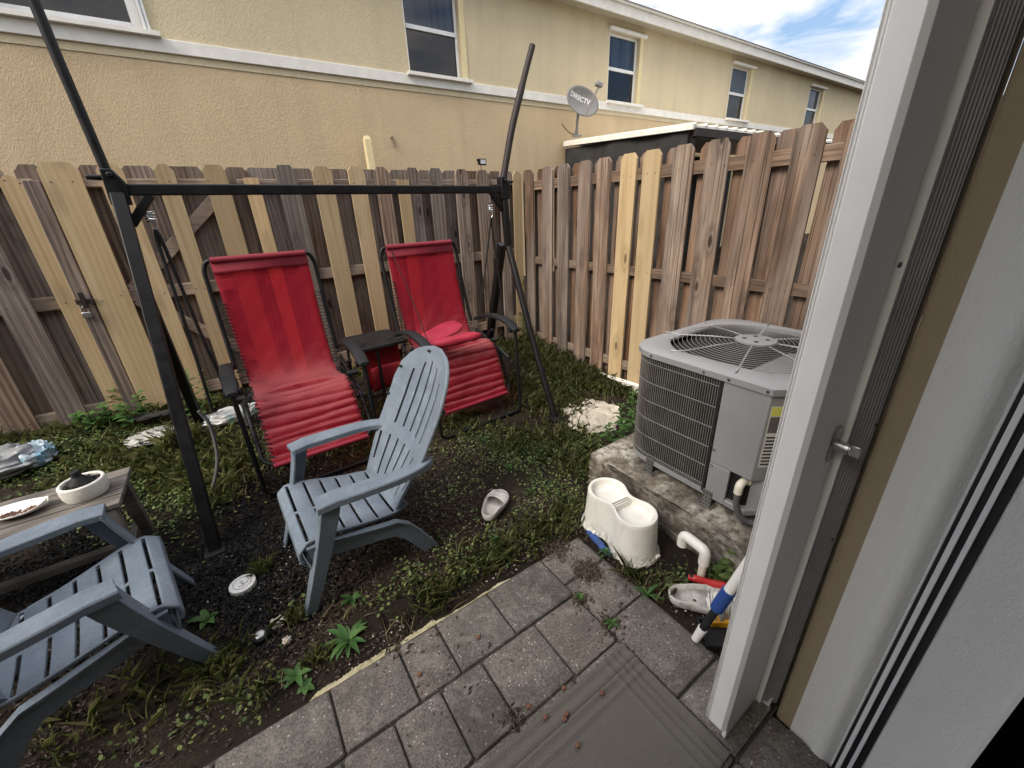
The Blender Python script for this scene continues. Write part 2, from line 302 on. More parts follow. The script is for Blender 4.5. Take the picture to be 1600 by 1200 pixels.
def m_leaf(name, a, b, c3, tint=.22):
    m = NT(name); g = m.n('ShaderNodeNewGeometry'); col = m.ramp(g.outputs['Random Per Island'], [(0, a), (.55, b), (1, c3)])
    big = m.noise(m.coord('Object'), 2.3, 4, .6); col = m.mix(m.ramp(big, [(.35, tint), (.6, 0.)]), col, tuple(x*.45 for x in a)); m.base(col); m.rough(.55)
    m.b.inputs['Specular IOR Level'].default_value = .3
    tl = m.n('ShaderNodeBsdfTranslucent'); m.l(col, tl.inputs[0]); a_ = m.n('ShaderNodeMixShader'); a_.inputs[0].default_value = .25; m.l(m.b.outputs[0], a_.inputs[1]); m.l(tl.outputs[0], a_.inputs[2]); m.l(a_.outputs[0], m.o.inputs[0]); return m.m
M['grass'] = m_leaf('grass_blades', (.085, .112, .034), (.165, .195, .062), (.34, .33, .16)); M['clover'] = m_leaf('low_leaves', (.045, .082, .024), (.105, .155, .045), (.22, .265, .09))
M['weed'] = m_leaf('weed_leaves', (.035, .09, .02), (.06, .14, .035), (.10, .19, .05), .1); M['straw'] = m_leaf('dry_straw', (.14, .10, .05), (.24, .19, .10), (.34, .29, .17), .1)
M['mulch'] = simple('black_rubber_mulch', (.006, .006, .0065), .7, 0, .5, 30, .2, .3); M['bark'] = m_leaf('bark_litter', (.022, .014, .010), (.06, .042, .03), (.17, .13, .095), .1); M['pebble'] = simple('pale_pebbles', (.42, .39, .34), .8, 0, .3, 30)
def m_paver():
    m = NT('concrete_paver'); co = m.coord('Object'); g = m.n('ShaderNodeNewGeometry')
    hue = m.ramp(g.outputs['Random Per Island'], [(0, (.140, .133, .122)), (.35, (.185, .157, .140)), (.7, (.16, .148, .135)), (1, (.195, .168, .150))])
    sp = m.n('ShaderNodeTexVoronoi'); sp.inputs['Scale'].default_value = 105; m.l(co, sp.inputs['Vector'])
    pick = m.ramp(sp.outputs['Color'], [(.74, 0.), (.82, 1.)]); dot = m.ramp(sp.outputs['Distance'], [(.22, 1.), (.36, 0.)])
    f = m.noise(co, 150, 4, .8); d = m.noise(co, 4.5, 7, .7, .4); c = m.mix(m.ramp(f, [(.38, .8), (.55, 0.)]), hue, (.045, .040, .036))
    c = m.mix(m.ramp(f, [(.55, 0.), (.7, .5)]), c, (.30, .27, .245))
    mu = m.n('ShaderNodeMath', _operation='MULTIPLY'); m.l(pick, mu.inputs[0]); m.l(dot, mu.inputs[1]); c = m.mix(mu.outputs[0], c, (.45, .43, .39))
    c = m.mix(m.ramp(d, [(.44, 0.), (.68, .72)]), c, (.05, .046, .038)); gr = m.noise(co, 13, 6, .75, .8); c = m.mix(m.ramp(gr, [(.5, 0.), (.72, .45)]), c, (.33, .31, .27)); m.base(c); m.rough(.88); m.b.inputs['Specular IOR Level'].default_value = .2; m.bump(m.mix(.3, f, d), .7, .005); return m.m
M['paver'] = m_paver(); M['joint'] = simple('sand_joint', (.05, .045, .036), .95, 0, .4, 60, .6)
def m_edge():
    m = NT('pale_mortar_edge'); co = m.coord('Object'); f = m.noise(co, 26, 6, .7); m.base(m.ramp(f, [(.34, (.09, .08, .05)), (.46, (.36, .32, .19)), (.7, (.52, .48, .33))])); m.rough(.9); m.bump(f, .8, .01); return m.m
M['edge'] = m_edge()
def m_slab():
    m = NT('mossy_concrete'); co = m.coord('Object', (1, 1, 1.6)); f = m.noise(co, 5, 8, .72, .6); g = m.noise(co, 26, 6, .75); st = m.noise(m.coord('Object', (2, 1, 7)), 2.2, 6, .7)
    c = m.ramp(f, [(.32, (.05, .045, .036)), (.5, (.20, .172, .138)), (.62, (.46, .43, .37))]); c = m.mix(m.ramp(g, [(.46, 0.), (.62, .8)]), c, (.035, .031, .026))
    c = m.mix(m.ramp(st, [(.5, 0.), (.7, .5)]), c, (.05, .045, .03)); m.base(c); m.rough(.95); m.bump(m.mix(.5, f, g), .9, .02); return m.m
M['slab'] = m_slab(); M['rubble'] = simple('pale_broken_concrete', (.46, .42, .35), .9, 0, .4, 7, .5)
def m_mat():
    m = NT('worn_doormat'); co = m.coord('Object'); w1 = m.n('ShaderNodeTexWave', _bands_direction='X'); w1.inputs['Scale'].default_value = 60; w1.inputs['Distortion'].default_value = 1.5; m.l(co, w1.inputs['Vector'])
    w2 = m.n('ShaderNodeTexWave', _bands_direction='Y'); w2.inputs['Scale'].default_value = 60; w2.inputs['Distortion'].default_value = 1.5; m.l(co, w2.inputs['Vector']); d = m.noise(co, 7, 6, .7)
    mul = m.n('ShaderNodeMath', _operation='MULTIPLY'); m.l(w1.outputs['Fac'], mul.inputs[0]); m.l(w2.outputs['Fac'], mul.inputs[1])
    c = m.ramp(mul.outputs[0], [(0, (.07, .063, .053)), (.6, (.215, .197, .168))]); c = m.mix(m.ramp(d, [(.4, .5), (.62, 0.)]), c, (.11, .098, .088)); m.base(c); m.rough(.95); m.bump(mul.outputs[0], .5, .004); return m.m
M['mat'] = m_mat()
def m_bag(name, tint, spots):
    m = NT(name); co = m.coord('Object'); f = m.noise(co, 9, 5, .6, .8); g = m.noise(co, 4, 4, .5, .6)
    c = m.mix(m.ramp(f, [(.45, 0.), (.6, .8)]), tint, spots); m.base(c); m.rough(.28); m.bump(g, .6, .04); m.b.inputs['Specular IOR Level'].default_value = .6; return m.m
M['bag_grey'] = m_bag('grey_plastic_film', (.22, .23, .235), (.34, .36, .38)); M['bag_blue'] = m_bag('blue_printed_film', (.42, .50, .56), (.10, .30, .45)); M['bag_white'] = m_bag('white_printed_film', (.40, .40, .38), (.26, .25, .22)); M['bag_teal'] = m_bag('white_teal_film', (.55, .57, .56), (.12, .38, .38))
M['label'] = simple('pale_label', (.55, .55, .52), .6, 0, .03); M['label_yellow'] = simple('yellow_label', (.6, .6, .12), .6, 0, .03); M['ink'] = simple('black_ink', (.03, .03, .03), .7, 0, .05)
M['lamp_face'] = simple('frosted_led_face', (.6, .6, .58), .3); M['screen_dark'] = simple('black_shade_cloth', (.018, .017, .017), .9, 0, .6, 5, .2)
# ------------------------------------------------------------------ ground and patio
def build_ground():
    xs = np.concatenate([[-150, -40, -12, -6], np.arange(-3, 4.001, .06), [6, 12, 40, 150]]); ys = np.concatenate([[-60, -12, -2, -.5], np.arange(0, 4.4, .06), [5, 6, 8, 14, 40, 200]])
    mb = MB(); r = random.Random(3)
    def fn(x, y):
        z = gz(x, y)-.012
        if -3 < x < 4 and 1.2 < y < 4.3: z += .018*math.sin(x*5.1+y*3)*math.sin(y*4.3-x*2)+r.uniform(-.007, .007)
        return (x, y, z)
    mb.grid(fn, list(xs), list(ys)); o = mb.build('ground', M['soil'], sharp=0); tag(o, None, None, None, 'structure')
build_ground()
def build_patio():
    b = MB(); b.box((-3.0, .021, -.06), (1.059, 1.105, .004)); b.box((1.0592, .185, -.06), (1.10, 1.105, .004)); tag(b.build('patio_base', M['joint']), None, None, None, 'structure')
    rows = [(1.10, .872, [-.40, -.068, .175, .328, .565, .855]), (.872, .632, [-.25, -.08, .08, .24, .40, .642, .855]), (.632, .395, [-.35, -.03, .207, .389, .626, .855]), (.395, .19, [-.3, .05, .30, .52, .69, .855]), (.19, .025, [-.42, -.1, .21, .45, .68, .855])]
    mb = MB(); r = random.Random(5)
    def pv(x0, x1, y0, y1):
        j = .0035; x0 += j; x1 -= j; y0 += j; y1 -= j; z = .020+r.uniform(-.003, .003); tx, ty = r.uniform(-.006, .006), r.uniform(-.006, .006); cx, cy = (x0+x1)/2, (y0+y1)/2
        def ring(ins, zz, rr):
            P = []
            for (qx, qy, a0) in ((x1-ins-rr, y1-ins-rr, 0), (x0+ins+rr, y1-ins-rr, 90), (x0+ins+rr, y0+ins+rr, 180), (x1-ins-rr, y0+ins+rr, 270)):
                for k in range(4):
                    a = rad(a0+30*k); px, py = qx+rr*math.cos(a), qy+rr*math.sin(a)
                    px += .0016*math.sin(px*190+py*60); py += .0016*math.sin(py*170-px*80)
                    P.append((px, py, zz+(px-cx)*tx+(py-cy)*ty))
            return P
        mb.loft([ring(0, -.03, .012), ring(0, z-.009, .012), ring(.003, z-.003, .014), ring(.009, z, .016)], False, True)
    for y1, y0, xs in rows:
        x = xs[0]
        while x > -2.9: xs.insert(0, x-r.choice((.16, .24, .24, .31))); x = xs[0]
        for a, c in zip(xs[:-1], xs[1:]): pv(a, c, y0, y1)
    for a, c in ((1.10, .93), (.93, .705), (.705, .385), (.385, .19)): pv(.855, 1.09, c, a)
    pv(.855, 1.055, .025, .19)
    tag(mb.build('patio', M['paver'], sharp=30), None, None, None, 'structure')
    e = MB(); n = 60
    rr = random.Random(8); rings = []
    for i in range(165):
        x = -.13+i*.005; base = .023 if x < .34 else .010; w = (base+.003*math.sin(x*23)+.002*math.sin(x*61)+rr.uniform(-.0022, .0022))*min(1, i/6+.2, (164-i)/10+.2)
        rings.append([(x, 1.1, -.01), (x, 1.102+w*1.2, -.012), (x, 1.102+w, .005+rr.uniform(-.0015, .0015)), (x, 1.102+w*.5, .011+rr.uniform(-.001, .001)), (x, 1.1, .012)])
    e.loft(rings)
    tag(e.build('patio_edging', M['edge']), None, None, None, 'structure')
build_patio()
# ------------------------------------------------------------------ our house: wall, door opening, room lined pale to bounce light
def build_house():
    t = thing('house', 'own house wall round the open sliding door with tan and white stucco jamb', 'house', (1.06, .18, 0))
    def L(mb): mb.v = [(x-1.06, y-.18, z) for x, y, z in mb.v]; return mb
    w = MB(); w.box((1.062, .095, 0), (5.2, .18, 2.9)); w.box((-6, -.15, 0), (-1.2, .18, 2.9)); w.box((-1.2, -.15, 2.35), (1.06, .18, 2.9)); w.box((1.2, -.15, 0), (5.2, .095, 2.9))
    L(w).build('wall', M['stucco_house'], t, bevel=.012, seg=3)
    # jamb return, profile in plan from the outside corner inward (x, y)
    prof = [(1.061, .137), (1.061, .098), (1.058, .086), (1.050, .079), (1.044, .067), (1.045, .052), (1.052, .044), (1.062, .032), (1.062, .0275), (1.2, .0275), (1.2, .137)]
    j = MB(); j.prism(prof[::-1], -.02, 2.35); L(j).build('door_jamb', M['stucco_white'], t)
    ij = MB(); ij.prism([(1.062, -.022), (1.062, -.135), (1.058, -.147), (1.045, -.152), (1.2, -.152), (1.2, -.022)][::-1], 0, 2.35); L(ij).build('inner_jamb', M['stucco_white'], t)
    f = MB(); f.box((1.058, -.0215, 0), (1.2, .027, 2.35)); fo = L(f).build('door_frame', M['bronze'], t, bevel=.002)
    for y0, y1 in ((.0112, .0205), (-.0072, .001)):
        s = MB(); s.box((1.050, y0, 0), (1.066, y1, 2.34)); L(s).build('weather_strip', M['white_frame'], fo, bevel=.0012)
    h = MB(); h.box((-1.2, -.14, 2.30), (1.05, .17, 2.349)); L(h).build('door_head', M['white_frame'], t)
    s = MB(); s.box((-1.2, -.15, -.05), (1.05, .02, .012)); L(s).build('door_sill', M['bronze'], t, bevel=.004)
    rm = MB()
    rm.box((-3, -4, -.05), (1.06, -.153, 0)); rm.box((1.0605, -4, -.05), (3.999, -1.6005, 0)); rm.box((-3, -4, 2.4), (4, -.153, 2.45)); rm.box((-3.05, -4, 0), (-3, -.153, 2.4)); rm.box((-3, -4.05, 0), (4, -4, 2.4))
    L(rm).build('room_lining', M['interior'], t)
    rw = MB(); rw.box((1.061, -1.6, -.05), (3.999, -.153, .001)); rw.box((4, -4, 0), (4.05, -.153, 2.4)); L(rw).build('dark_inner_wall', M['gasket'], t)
    e = MB(); e.box((-6.3, -.6, 2.9), (5.5, .20, 3.02)); L(e).build('eave', M['white_trim'], t)
    r = MB(); r.prism([(.22, 3.025), (-4.2, 4.6), (-9, 3.025)], -6.3, 5.5, 'x'); L(r).build('roof', M['roof'], t)
build_house()
def build_shutter():
    t = thing('accordion_shutter', 'white folded accordion storm shutter with a thumb turn lock beside the door', 'shutter', (.86, .30, 0))
    ox, oy = .86, .30
    def L(mb): mb.v = [(x-ox, y-oy, z) for x, y, z in mb.v]; return mb
    st = MB(); zt = 2.35; ch_ = MB(); ch_.prism([(.872, .2372), (1.044, .2372), (1.044, .2421), (.872, .2421)], .022, .0618); ch_.prism([(.872, .2422), (.877, .2422), (.877, .2490), (.872, .2450)], .022, .0618); L(ch_).build('stile_foot', M['shutter_white'], t)
    P = [(.855, .2925), (.8585, .2925), (.8585, .2895), (.8565, .2885), (.8595, .2865), (.8575, .2845), (.8575, .247), (.868, .2375), (1.045, .2375), (1.045, .2425), (.875, .2425), (.866, .250), (.866, .295), (.855, .295)]
    st.prism(P, .062, zt); L(st).build('lead_stile', M['shutter_white'], t, bevel=.0012, sharp=25)
    s2 = MB(); s2.prism([(1.045, .2372), (1.045, .221), (1.052, .2205), (1.052, .2425), (1.0455, .2425)], .03, zt); L(s2).build('return_strip', M['shutter_white'], t, bevel=.001)
    bl = MB(); z0 = .03
    Q = []
    for i in range(7):
        y = .2195-.0042*i; Q += [(1.058+.004*i, y), (1.062+.004*i, y-.0012), (1.062+.004*i, y-.003)]
    Q += [(1.095, .19), (1.13, .19), (1.13, .235), (1.058, .235)]
    bl.prism(Q[::-1], z0, zt); L(bl).build('folded_blades', M['blade_dark'], t)  # blade colour darkened to stand in for shade between the folds
    tr = MB(); tr.box((1.062, .2, .0205), (1.14, .236, .0285)); tr.box((1.062, .2, .0285), (1.14, .206, .05)); L(tr).build('bottom_track', M['shutter_grey'], t, bevel=.001)
    hd = MB(); hd.box((.86, .185, zt), (1.3, .30, zt+.06)); L(hd).build('top_track', M['shutter_white'], t)
    # lock
    c = Vector((1.016, .2372, .992))
    lk = MB(); lk.prism([(c.x+.020*sx, c.z+dz*1.05) for sx, dz in ((-.6, -.042), (.6, -.042), (1, -.03), (1, .03), (.6, .042), (-.6, .042), (-1, .03), (-1, -.03))], c.y-.004, c.y, 'y')
    lo = L(lk).build('lock_plate', M['steel'], t, bevel=.0012)
    cy = MB(); cy.tube([(c.x, c.y-.004, c.z), (c.x, c.y-.026, c.z)],   .0135, 20); cy.tube([(c.x, c.y-.026, c.z), (c.x, c.y-.030, c.z)], .0145, 20); L(cy).build('lock_cylinder', M['chrome'], lo)
    kn = MB(); kn.prism([(c.x-.005, c.z-.013), (c.x+.005, c.z-.013), (c.x+.005, c.z+.013), (c.x-.005, c.z+.013)], c.y-.050, c.y-.030, 'y'); kn.tube([(c.x, c.y-.030, c.z), (c.x, c.y-.034, c.z)], .0125, 20); L(kn).build('thumb_turn', M['chrome'], lo, bevel=.0015)
    for px, py in ((1404, 414), (1368, 664), (1300, 843)):
        p = ony(px, py, .1898); q = MB(); q.tube([(p[0], .1898, p[2]), (p[0], .1865, p[2])], .0042, 10); L(q).build('screw', M['gasket'], t)
build_shutter()
# ------------------------------------------------------------------ neighbour building
def build_neighbour():
    Y = 7.5; t = thing('apartment_building', 'two storey cream and tan stucco building behind the fence with a white band', 'building', (5, Y, 0))
    def L(mb): mb.v = [(x-5, y-Y, z) for x, y, z in mb.v]; return mb
    X0, X1, ZB, ZT, B = -9, 23.6, 3.34, 5.03, 14
    lo = MB(); lo.box((X0, Y, -.3), (X1, B, ZB)); L(lo).build('lower_wall', M['stucco_low'], t)
    wins = [(-1.32, -.02, 3.62, 4.95, 'wide'), (3.33, 4.30, 3.60, 4.86, 'up'), (7.90, 8.86, 3.60, 4.83, 'up'), (12.66, 13.62, 3.60, 4.83, 'blind'), (17.42, 18.42, 3.62, 4.81, 'up')]
    up = MB(); xs = X0
    for a, b, z0, z1, k in wins:
        up.box((xs, Y-.012, ZB+.002), (a, B, ZT)); up.box((a, Y-.012, ZB+.002), (b, B, z0)); up.box((a, Y-.012, z1), (b, B, ZT)); xs = b
    up.box((xs, Y-.012, ZB+.002), (X1, B, ZT)); L(up).build('upper_wall', M['stucco_up'], t)
    bd = MB(); bd.box((X0-.02, Y-.045, 3.425), (X1+.02, Y-.013, 3.57)); L(bd).build('band', M['white_trim'], t, bevel=.008)
    for a, b, z0, z1, k in wins:
        fr = MB(); fw = .045; yb = Y+.07
        wide = k == 'wide'
        if wide: fw = .10
        fr.box((a+.001, yb, z0+.001), (a+fw, yb+.05, z1-.001)); fr.box((b-fw, yb, z0+.001), (b-.001, yb+.05, z1-.001)); fr.box((a+fw, yb, z1-fw), (b-fw, yb+.05, z1-.001)); fr.box((a+fw, yb, z0+.001), (b-fw, yb+.05, z0+fw*.9))
        if not wide: zm = z0+(z1-z0)*.50; fr.box((a+fw, yb-.012, zm-.03), (b-fw, yb+.045, zm+.03))
        wo_ = L(fr).build('window', M['white_frame'], t, bevel=.004)
        if wide:
            p = MB(); p.box((a+fw, yb+.02, z0+fw*.9), (b-fw, yb+.03, z1-fw)); L(p).build('pane', M['glass'], wo_)
            g = MB()
            for s_ in (a-.07, b+.0):
                g = MB(); g.prism([(s_, Y-.0125), (s_, Y-.055), (s_+.03, Y-.055), (s_+.034, Y-.03), (s_+.042, Y-.03), (s_+.045, Y-.045), (s_+.07, Y-.045), (s_+.07, Y-.0125)], z0-.01, z1); L(g).build('shutter_rail', M['white_frame'], wo_, bevel=.003)
        else:
            p = MB(); p.box((a+fw, yb+.02, zm+.03), (b-fw, yb+.028, z1-fw)); L(p).build('upper_pane', M['glass_up'], wo_)
            p = MB(); p.box((a+fw, yb+.02, z0+fw*.9), (b-fw, yb+.028, zm-.03)); L(p).build('lower_pane', M['glass'], wo_)
            if k == 'blind':
                p = MB()
                for i in range(11): zz = zm+.04+i*.048; p.box((a+fw+.01, yb+.004, zz), (b-fw-.01, yb+.018, zz+.034))
                L(p).build('blind', M['blind'], wo_)
            s = MB(); s.box((b+.001, Y-.030, z0), (b+.10, Y-.0125, z1)); L(s).build('reveal_trim', M['yellow_trim'], wo_)
            s = MB(); s.box((a-.05, Y-.085, z1), (b+.16, Y-.0125, z1+.06)); L(s).build('head_trim', M['white_trim'], wo_, bevel=.008)
            s = MB(); s.box((a-.012, Y-.02, z0), (a-.001, Y-.0125, z1)); L(s).build('side_bead', M['white_trim'], wo_)
        s = MB(); s.box((a-.07, Y-.12, z0-.055), (b+.15, Y-.046, z0-.005)); s.box((a, Y-.05, z0-.006), (b, yb, z0)); L(s).build('sill', M['white_trim'], wo_, bevel=.008)
    so_ = MB(); so_.box((X0-.4, Y-.27, ZT), (X1+.4, Y+.3, ZT+.03)); L(so_).build('soffit', M['soffit'], t)
    fa = MB(); fa.box((X0-.4, Y-.30, ZT-.03), (X1+.4, Y-.271, ZT+.14)); L(fa).build('fascia', M['white_trim'], t, bevel=.006)
    fa = MB(); fa.box((X0-.42, Y-.345, ZT+.145), (X1+.42, Y-.22, ZT+.18)); L(fa).build('drip_edge', M['white_trim'], t)
    r = MB(); r.prism([(Y-.37, ZT+.185), (B+.6, ZT+.185), ((Y+B)/2, ZT+1.75)], X0-.45, X1+.45, 'x'); L(r).build('roof', M['roof'], t)
    hb = MB(); c = (2.874, Y-.001, 2.66); hb.tube([(c[0], Y+.01, c[2]), (c[0], Y-.03, c[2])], .022, 10); hb.tube([(c[0]+.004, Y-.025, c[2]), (c[0]+.03, Y-.028, c[2]-.14)], .014, 8); L(hb).build('wall_stub', M['w_rail'], t)
build_neighbour()
def build_patio_cover():
    x0, x1, yn, yf, zn, zf = 6.64, 13.2, 4.43, 7.44, 2.56, 2.70
    t = thing('patio_cover', 'low white panel patio roof with black screened side against the tan building', 'patio cover', (x0, yf, 0))
    def L(mb): mb.v = [(x-x0, y-yf, z) for x, y, z in mb.v]; return mb
    r = MB(); r.add([(x0, yn, zn), (x1, yn, zn), (x1, yf, zf), (x0, yf, zf), (x0, yn, zn+.04), (x1, yn, zn+.04), (x1, yf, zf+.04), (x0, yf, zf+.04)], [(3, 2, 1, 0), (4, 5, 6, 7), (0, 1, 5, 4), (1, 2, 6, 5), (2, 3, 7, 6), (3, 0, 4, 7)])
    for i in range(22): x = x0+.02+i*.3; r.beam((x, yn-.03, zn+.055), (x, yf, zf+.055), .035, .035)
    L(r).build('roof_panel', M['white_trim'], t)
    f = MB(); f.beam((x0-.026, yn-.02, zn+.01), (x0-.026, yf, zf+.01), .05, .085); L(f).build('rake_fascia', M['white_trim'], t, bevel=.006)
    g = MB(); g.box((x0+.002, yn-.05, zn-.12), (x1, yn-.003, zn-.005)); L(g).build('gutter_beam', M['rust'], t)
    s = MB(); s.grid(lambda u, v: (x0+.03+.03*math.sin(u*5)*math.sin(v*3), u, v), list(np.linspace(yn+.1, yf, 22)), [.0, .6, 1.2, 1.8, 2.2, 2.62]); L(s).build('side_screen', M['screen_dark'], t, solid=.01)
    for y in (yn+.06, 6.0): p = MB(); p.box((x0+.05, y-.035, 0), (x0+.12, y+.035, zn-.02)); L(p).build('post', M['black_metal'], t)
    p = MB(); p.box((x0+2.9, yn+.05, 0), (x0+2.97, yn+.12, zn-.02)); L(p).build('post', M['black_metal'], t)
    b = MB(); b.box((x0+.2, yf-.06, 0), (x1, yf-.02, 2.6)); L(b).build('back_screen', M['screen_dark'], t)
    # bicycle wheel hanging under the roof
    w = thing('bicycle_wheel', 'dark bicycle wheel hung up under the white patio roof edge', 'wheel', (7.35, 5.1, 2.12))
    q = MB(); q.tube([(.33*math.cos(a), .02*math.sin(a), .33*math.sin(a)) for a in np.linspace(0, 2*math.pi, 40, endpoint=False)], .02, 8, True); q.build('tyre', M['black_plastic'], w)
    q = MB(); q.tube([(0, -.05, 0), (0, .05, 0)], .02, 10)
    for i in range(16): a = i*math.pi/8; q.tube([(0, .02*(-1)**i, 0), (.32*math.cos(a), 0, .32*math.sin(a))], .002, 4)
    q.build('spokes', M['steel'], w)
build_patio_cover()
def build_dish():
    c = Vector(ony(911, 158, 7.0)); t = thing('satellite_dish', 'grey oval satellite dish with white lettering on a bent arm above the patio roof', 'satellite dish', tuple(c))
    nrm = Vector((-.22, -1, .10)).normalized(); xax = Vector((0, 0, 1)).cross(nrm)*-1; xax.normalize(); yax = nrm.cross(xax)*1
    if yax.z < 0: yax = -yax
    tilt = rad(17); a_ = xax*math.cos(tilt)+yax*math.sin(tilt); b_ = -xax*math.sin(tilt)+yax*math.cos(tilt)
    if a_.x < 0: a_ = -a_
    A, B = .37, .25; mb = MB(); rings = []
    N = 40
    for i in range(9):
        k = i/8
        rings.append([tuple(a_*A*k*math.cos(2*math.pi*j/N)+b_*B*k*math.sin(2*math.pi*j/N)-nrm*(.075*(1-k*k))) for j in range(N)])
    mb.loft(rings[1:], True, False); mb.build('reflector', M['dish'], t, solid=.012, soff=0, sharp=60)
    # lettering
    cu = bpy.data.curves.new('txt', 'FONT'); cu.body = 'DIRECTV'; cu.size = .118; cu.align_x = 'CENTER'; cu.align_y = 'CENTER'; cu.extrude = .002; cu.offset = .003
    ob = bpy.data.objects.new('txt', cu); COL.objects.link(ob); bpy.context.view_layer.update()
    me = bpy.data.meshes.new_from_object(ob.evaluated_get(bpy.context.evaluated_depsgraph_get())); bpy.data.objects.remove(ob)
    for v in me.vertices:
        x, y, z = v.co; x += -.055; y += .045; k2 = min(1, (x/A)**2+(y/B)**2)
        v.co = a_*x+b_*y-nrm*(.075*(1-k2)-.009-z)
    me.materials.clear(); me.materials.append(M['dish_text']); lo = bpy.data.objects.new('lettering', me); COL.objects.link(lo); lo.parent = t
    arm = MB(); p0 = b_*-.20-nrm*.02+a_*.15; p1 = nrm*.26+b_*.20+a_*.13
    arm.tube([tuple(b_*-.26+nrm*.03+a_*.10), tuple(p1)], .017, 10); arm.build('feed_arm', M['dish'], t)
    l = MB(); R3 = Matrix((a_, nrm, b_)).transposed().to_4x4(); R3.translation = p1+b_*.05; l.box((-.07, -.05, -.035), (.07, .05, .035), R3); l.build('receiver_head', M['dish'], t, bevel=.012)
    m = MB(); foot = Vector(ony(901, 212, 7.25))-c
    m.tube(round_path([tuple(-nrm*.09+b_*-.1), tuple(-nrm*.12+b_*-.30-a_*-.02), tuple(foot)], .12, 5), .028, 10); m.box((foot.x-.09, foot.y-.06, foot.z-.02), (foot.x+.09, foot.y+.06, foot.z+.012)); m.beam(tuple(foot+Vector((-.07, 0, 0))), tuple(foot+Vector((0, 0, .16))), .03, .02); m.build('mast', M['dish'], t)
    w = MB(); w.tube(smooth_path([tuple(foot+Vector((-.05, 0, .02))), tuple(foot+Vector((-.22, -.02, .04))), tuple(foot+Vector((-.36, 0, .14))), tuple(foot+Vector((-.40, 0, .19)))], 6), .008, 6); w.build('cable', M['black_plastic'], t)
build_dish()
def wood_post():
    t = tag(MB().prism([(0, 0), (.105, 0), (.105, .105), (0, .105)], 0, 2.58).add([(0, 0, 2.58), (.105, 0, 2.58), (.105, .105, 2.58), (0, .105, 2.58), (.02, .02, 2.63), (.085, .02, 2.63), (.085, .085, 2.63), (.02, .085, 2.63)], [(0, 1, 5, 4), (1, 2, 6, 5), (2, 3, 7, 6), (3, 0, 4, 7), (4, 5, 6, 7)]).build('wood_post', M['yellow_trim'], loc=(2.33, 7.22, 0), bevel=.004), 'pale yellow square post standing against the tan wall above the fence', 'post')
wood_post()
M['nail'] = simple('rusty_nail_head', (.05, .035, .028), .6, .4)
# ------------------------------------------------------------------ fences
def picket(w, h, parent, mat, p, M3, label=None, dog=.028, th=.017, zb=0, rails=()):
    """p = world-local base, M3: columns along / normal; board from zb to h"""
    mb = MB(); a, n = M3
    poly = [(-w/2, zb), (w/2, zb), (w/2, h-dog*1.3), (w/2-dog, h), (-w/2+dog, h), (-w/2, h-dog*1.3)]
    j = [random.uniform(-.004, .004) for _ in poly]
    lean = random.uniform(-.010, .010)
    vs = []
    for d in (0, th):
        for (x, z), q in zip(poly, j): x += q+lean*z; vs.append((a[0]*x+n[0]*d, a[1]*x+n[1]*d, z))
    mb.add(vs, [tuple(range(6))[::-1], tuple(range(6, 12))]+[(i, (i+1) % 6, 6+(i+1) % 6, 6+i) for i in range(6)])
    n0 = len(mb.f)
    for rz_ in rails:
        for sx in (-.28, .27):
            cx_, cz_ = w*sx+random.uniform(-.006, .006), rz_+random.uniform(-.015, .015); q = []
            for k in range(6): x = cx_+.0042*math.cos(k*math.pi/3); q.append((a[0]*x-n[0]*.0012, a[1]*x-n[1]*.0012, cz_+.0042*math.sin(k*math.pi/3)))
            mb.add(q, [tuple(range(6))])
    o = mb.build('picket', mat, parent, loc=p); o.data.materials.append(M['nail'])
    for pl_ in o.data.polygons:
        if pl_.index >= n0: pl_.material_index = 1
    if label: o['label'] = label
    return o
BY = 3.6
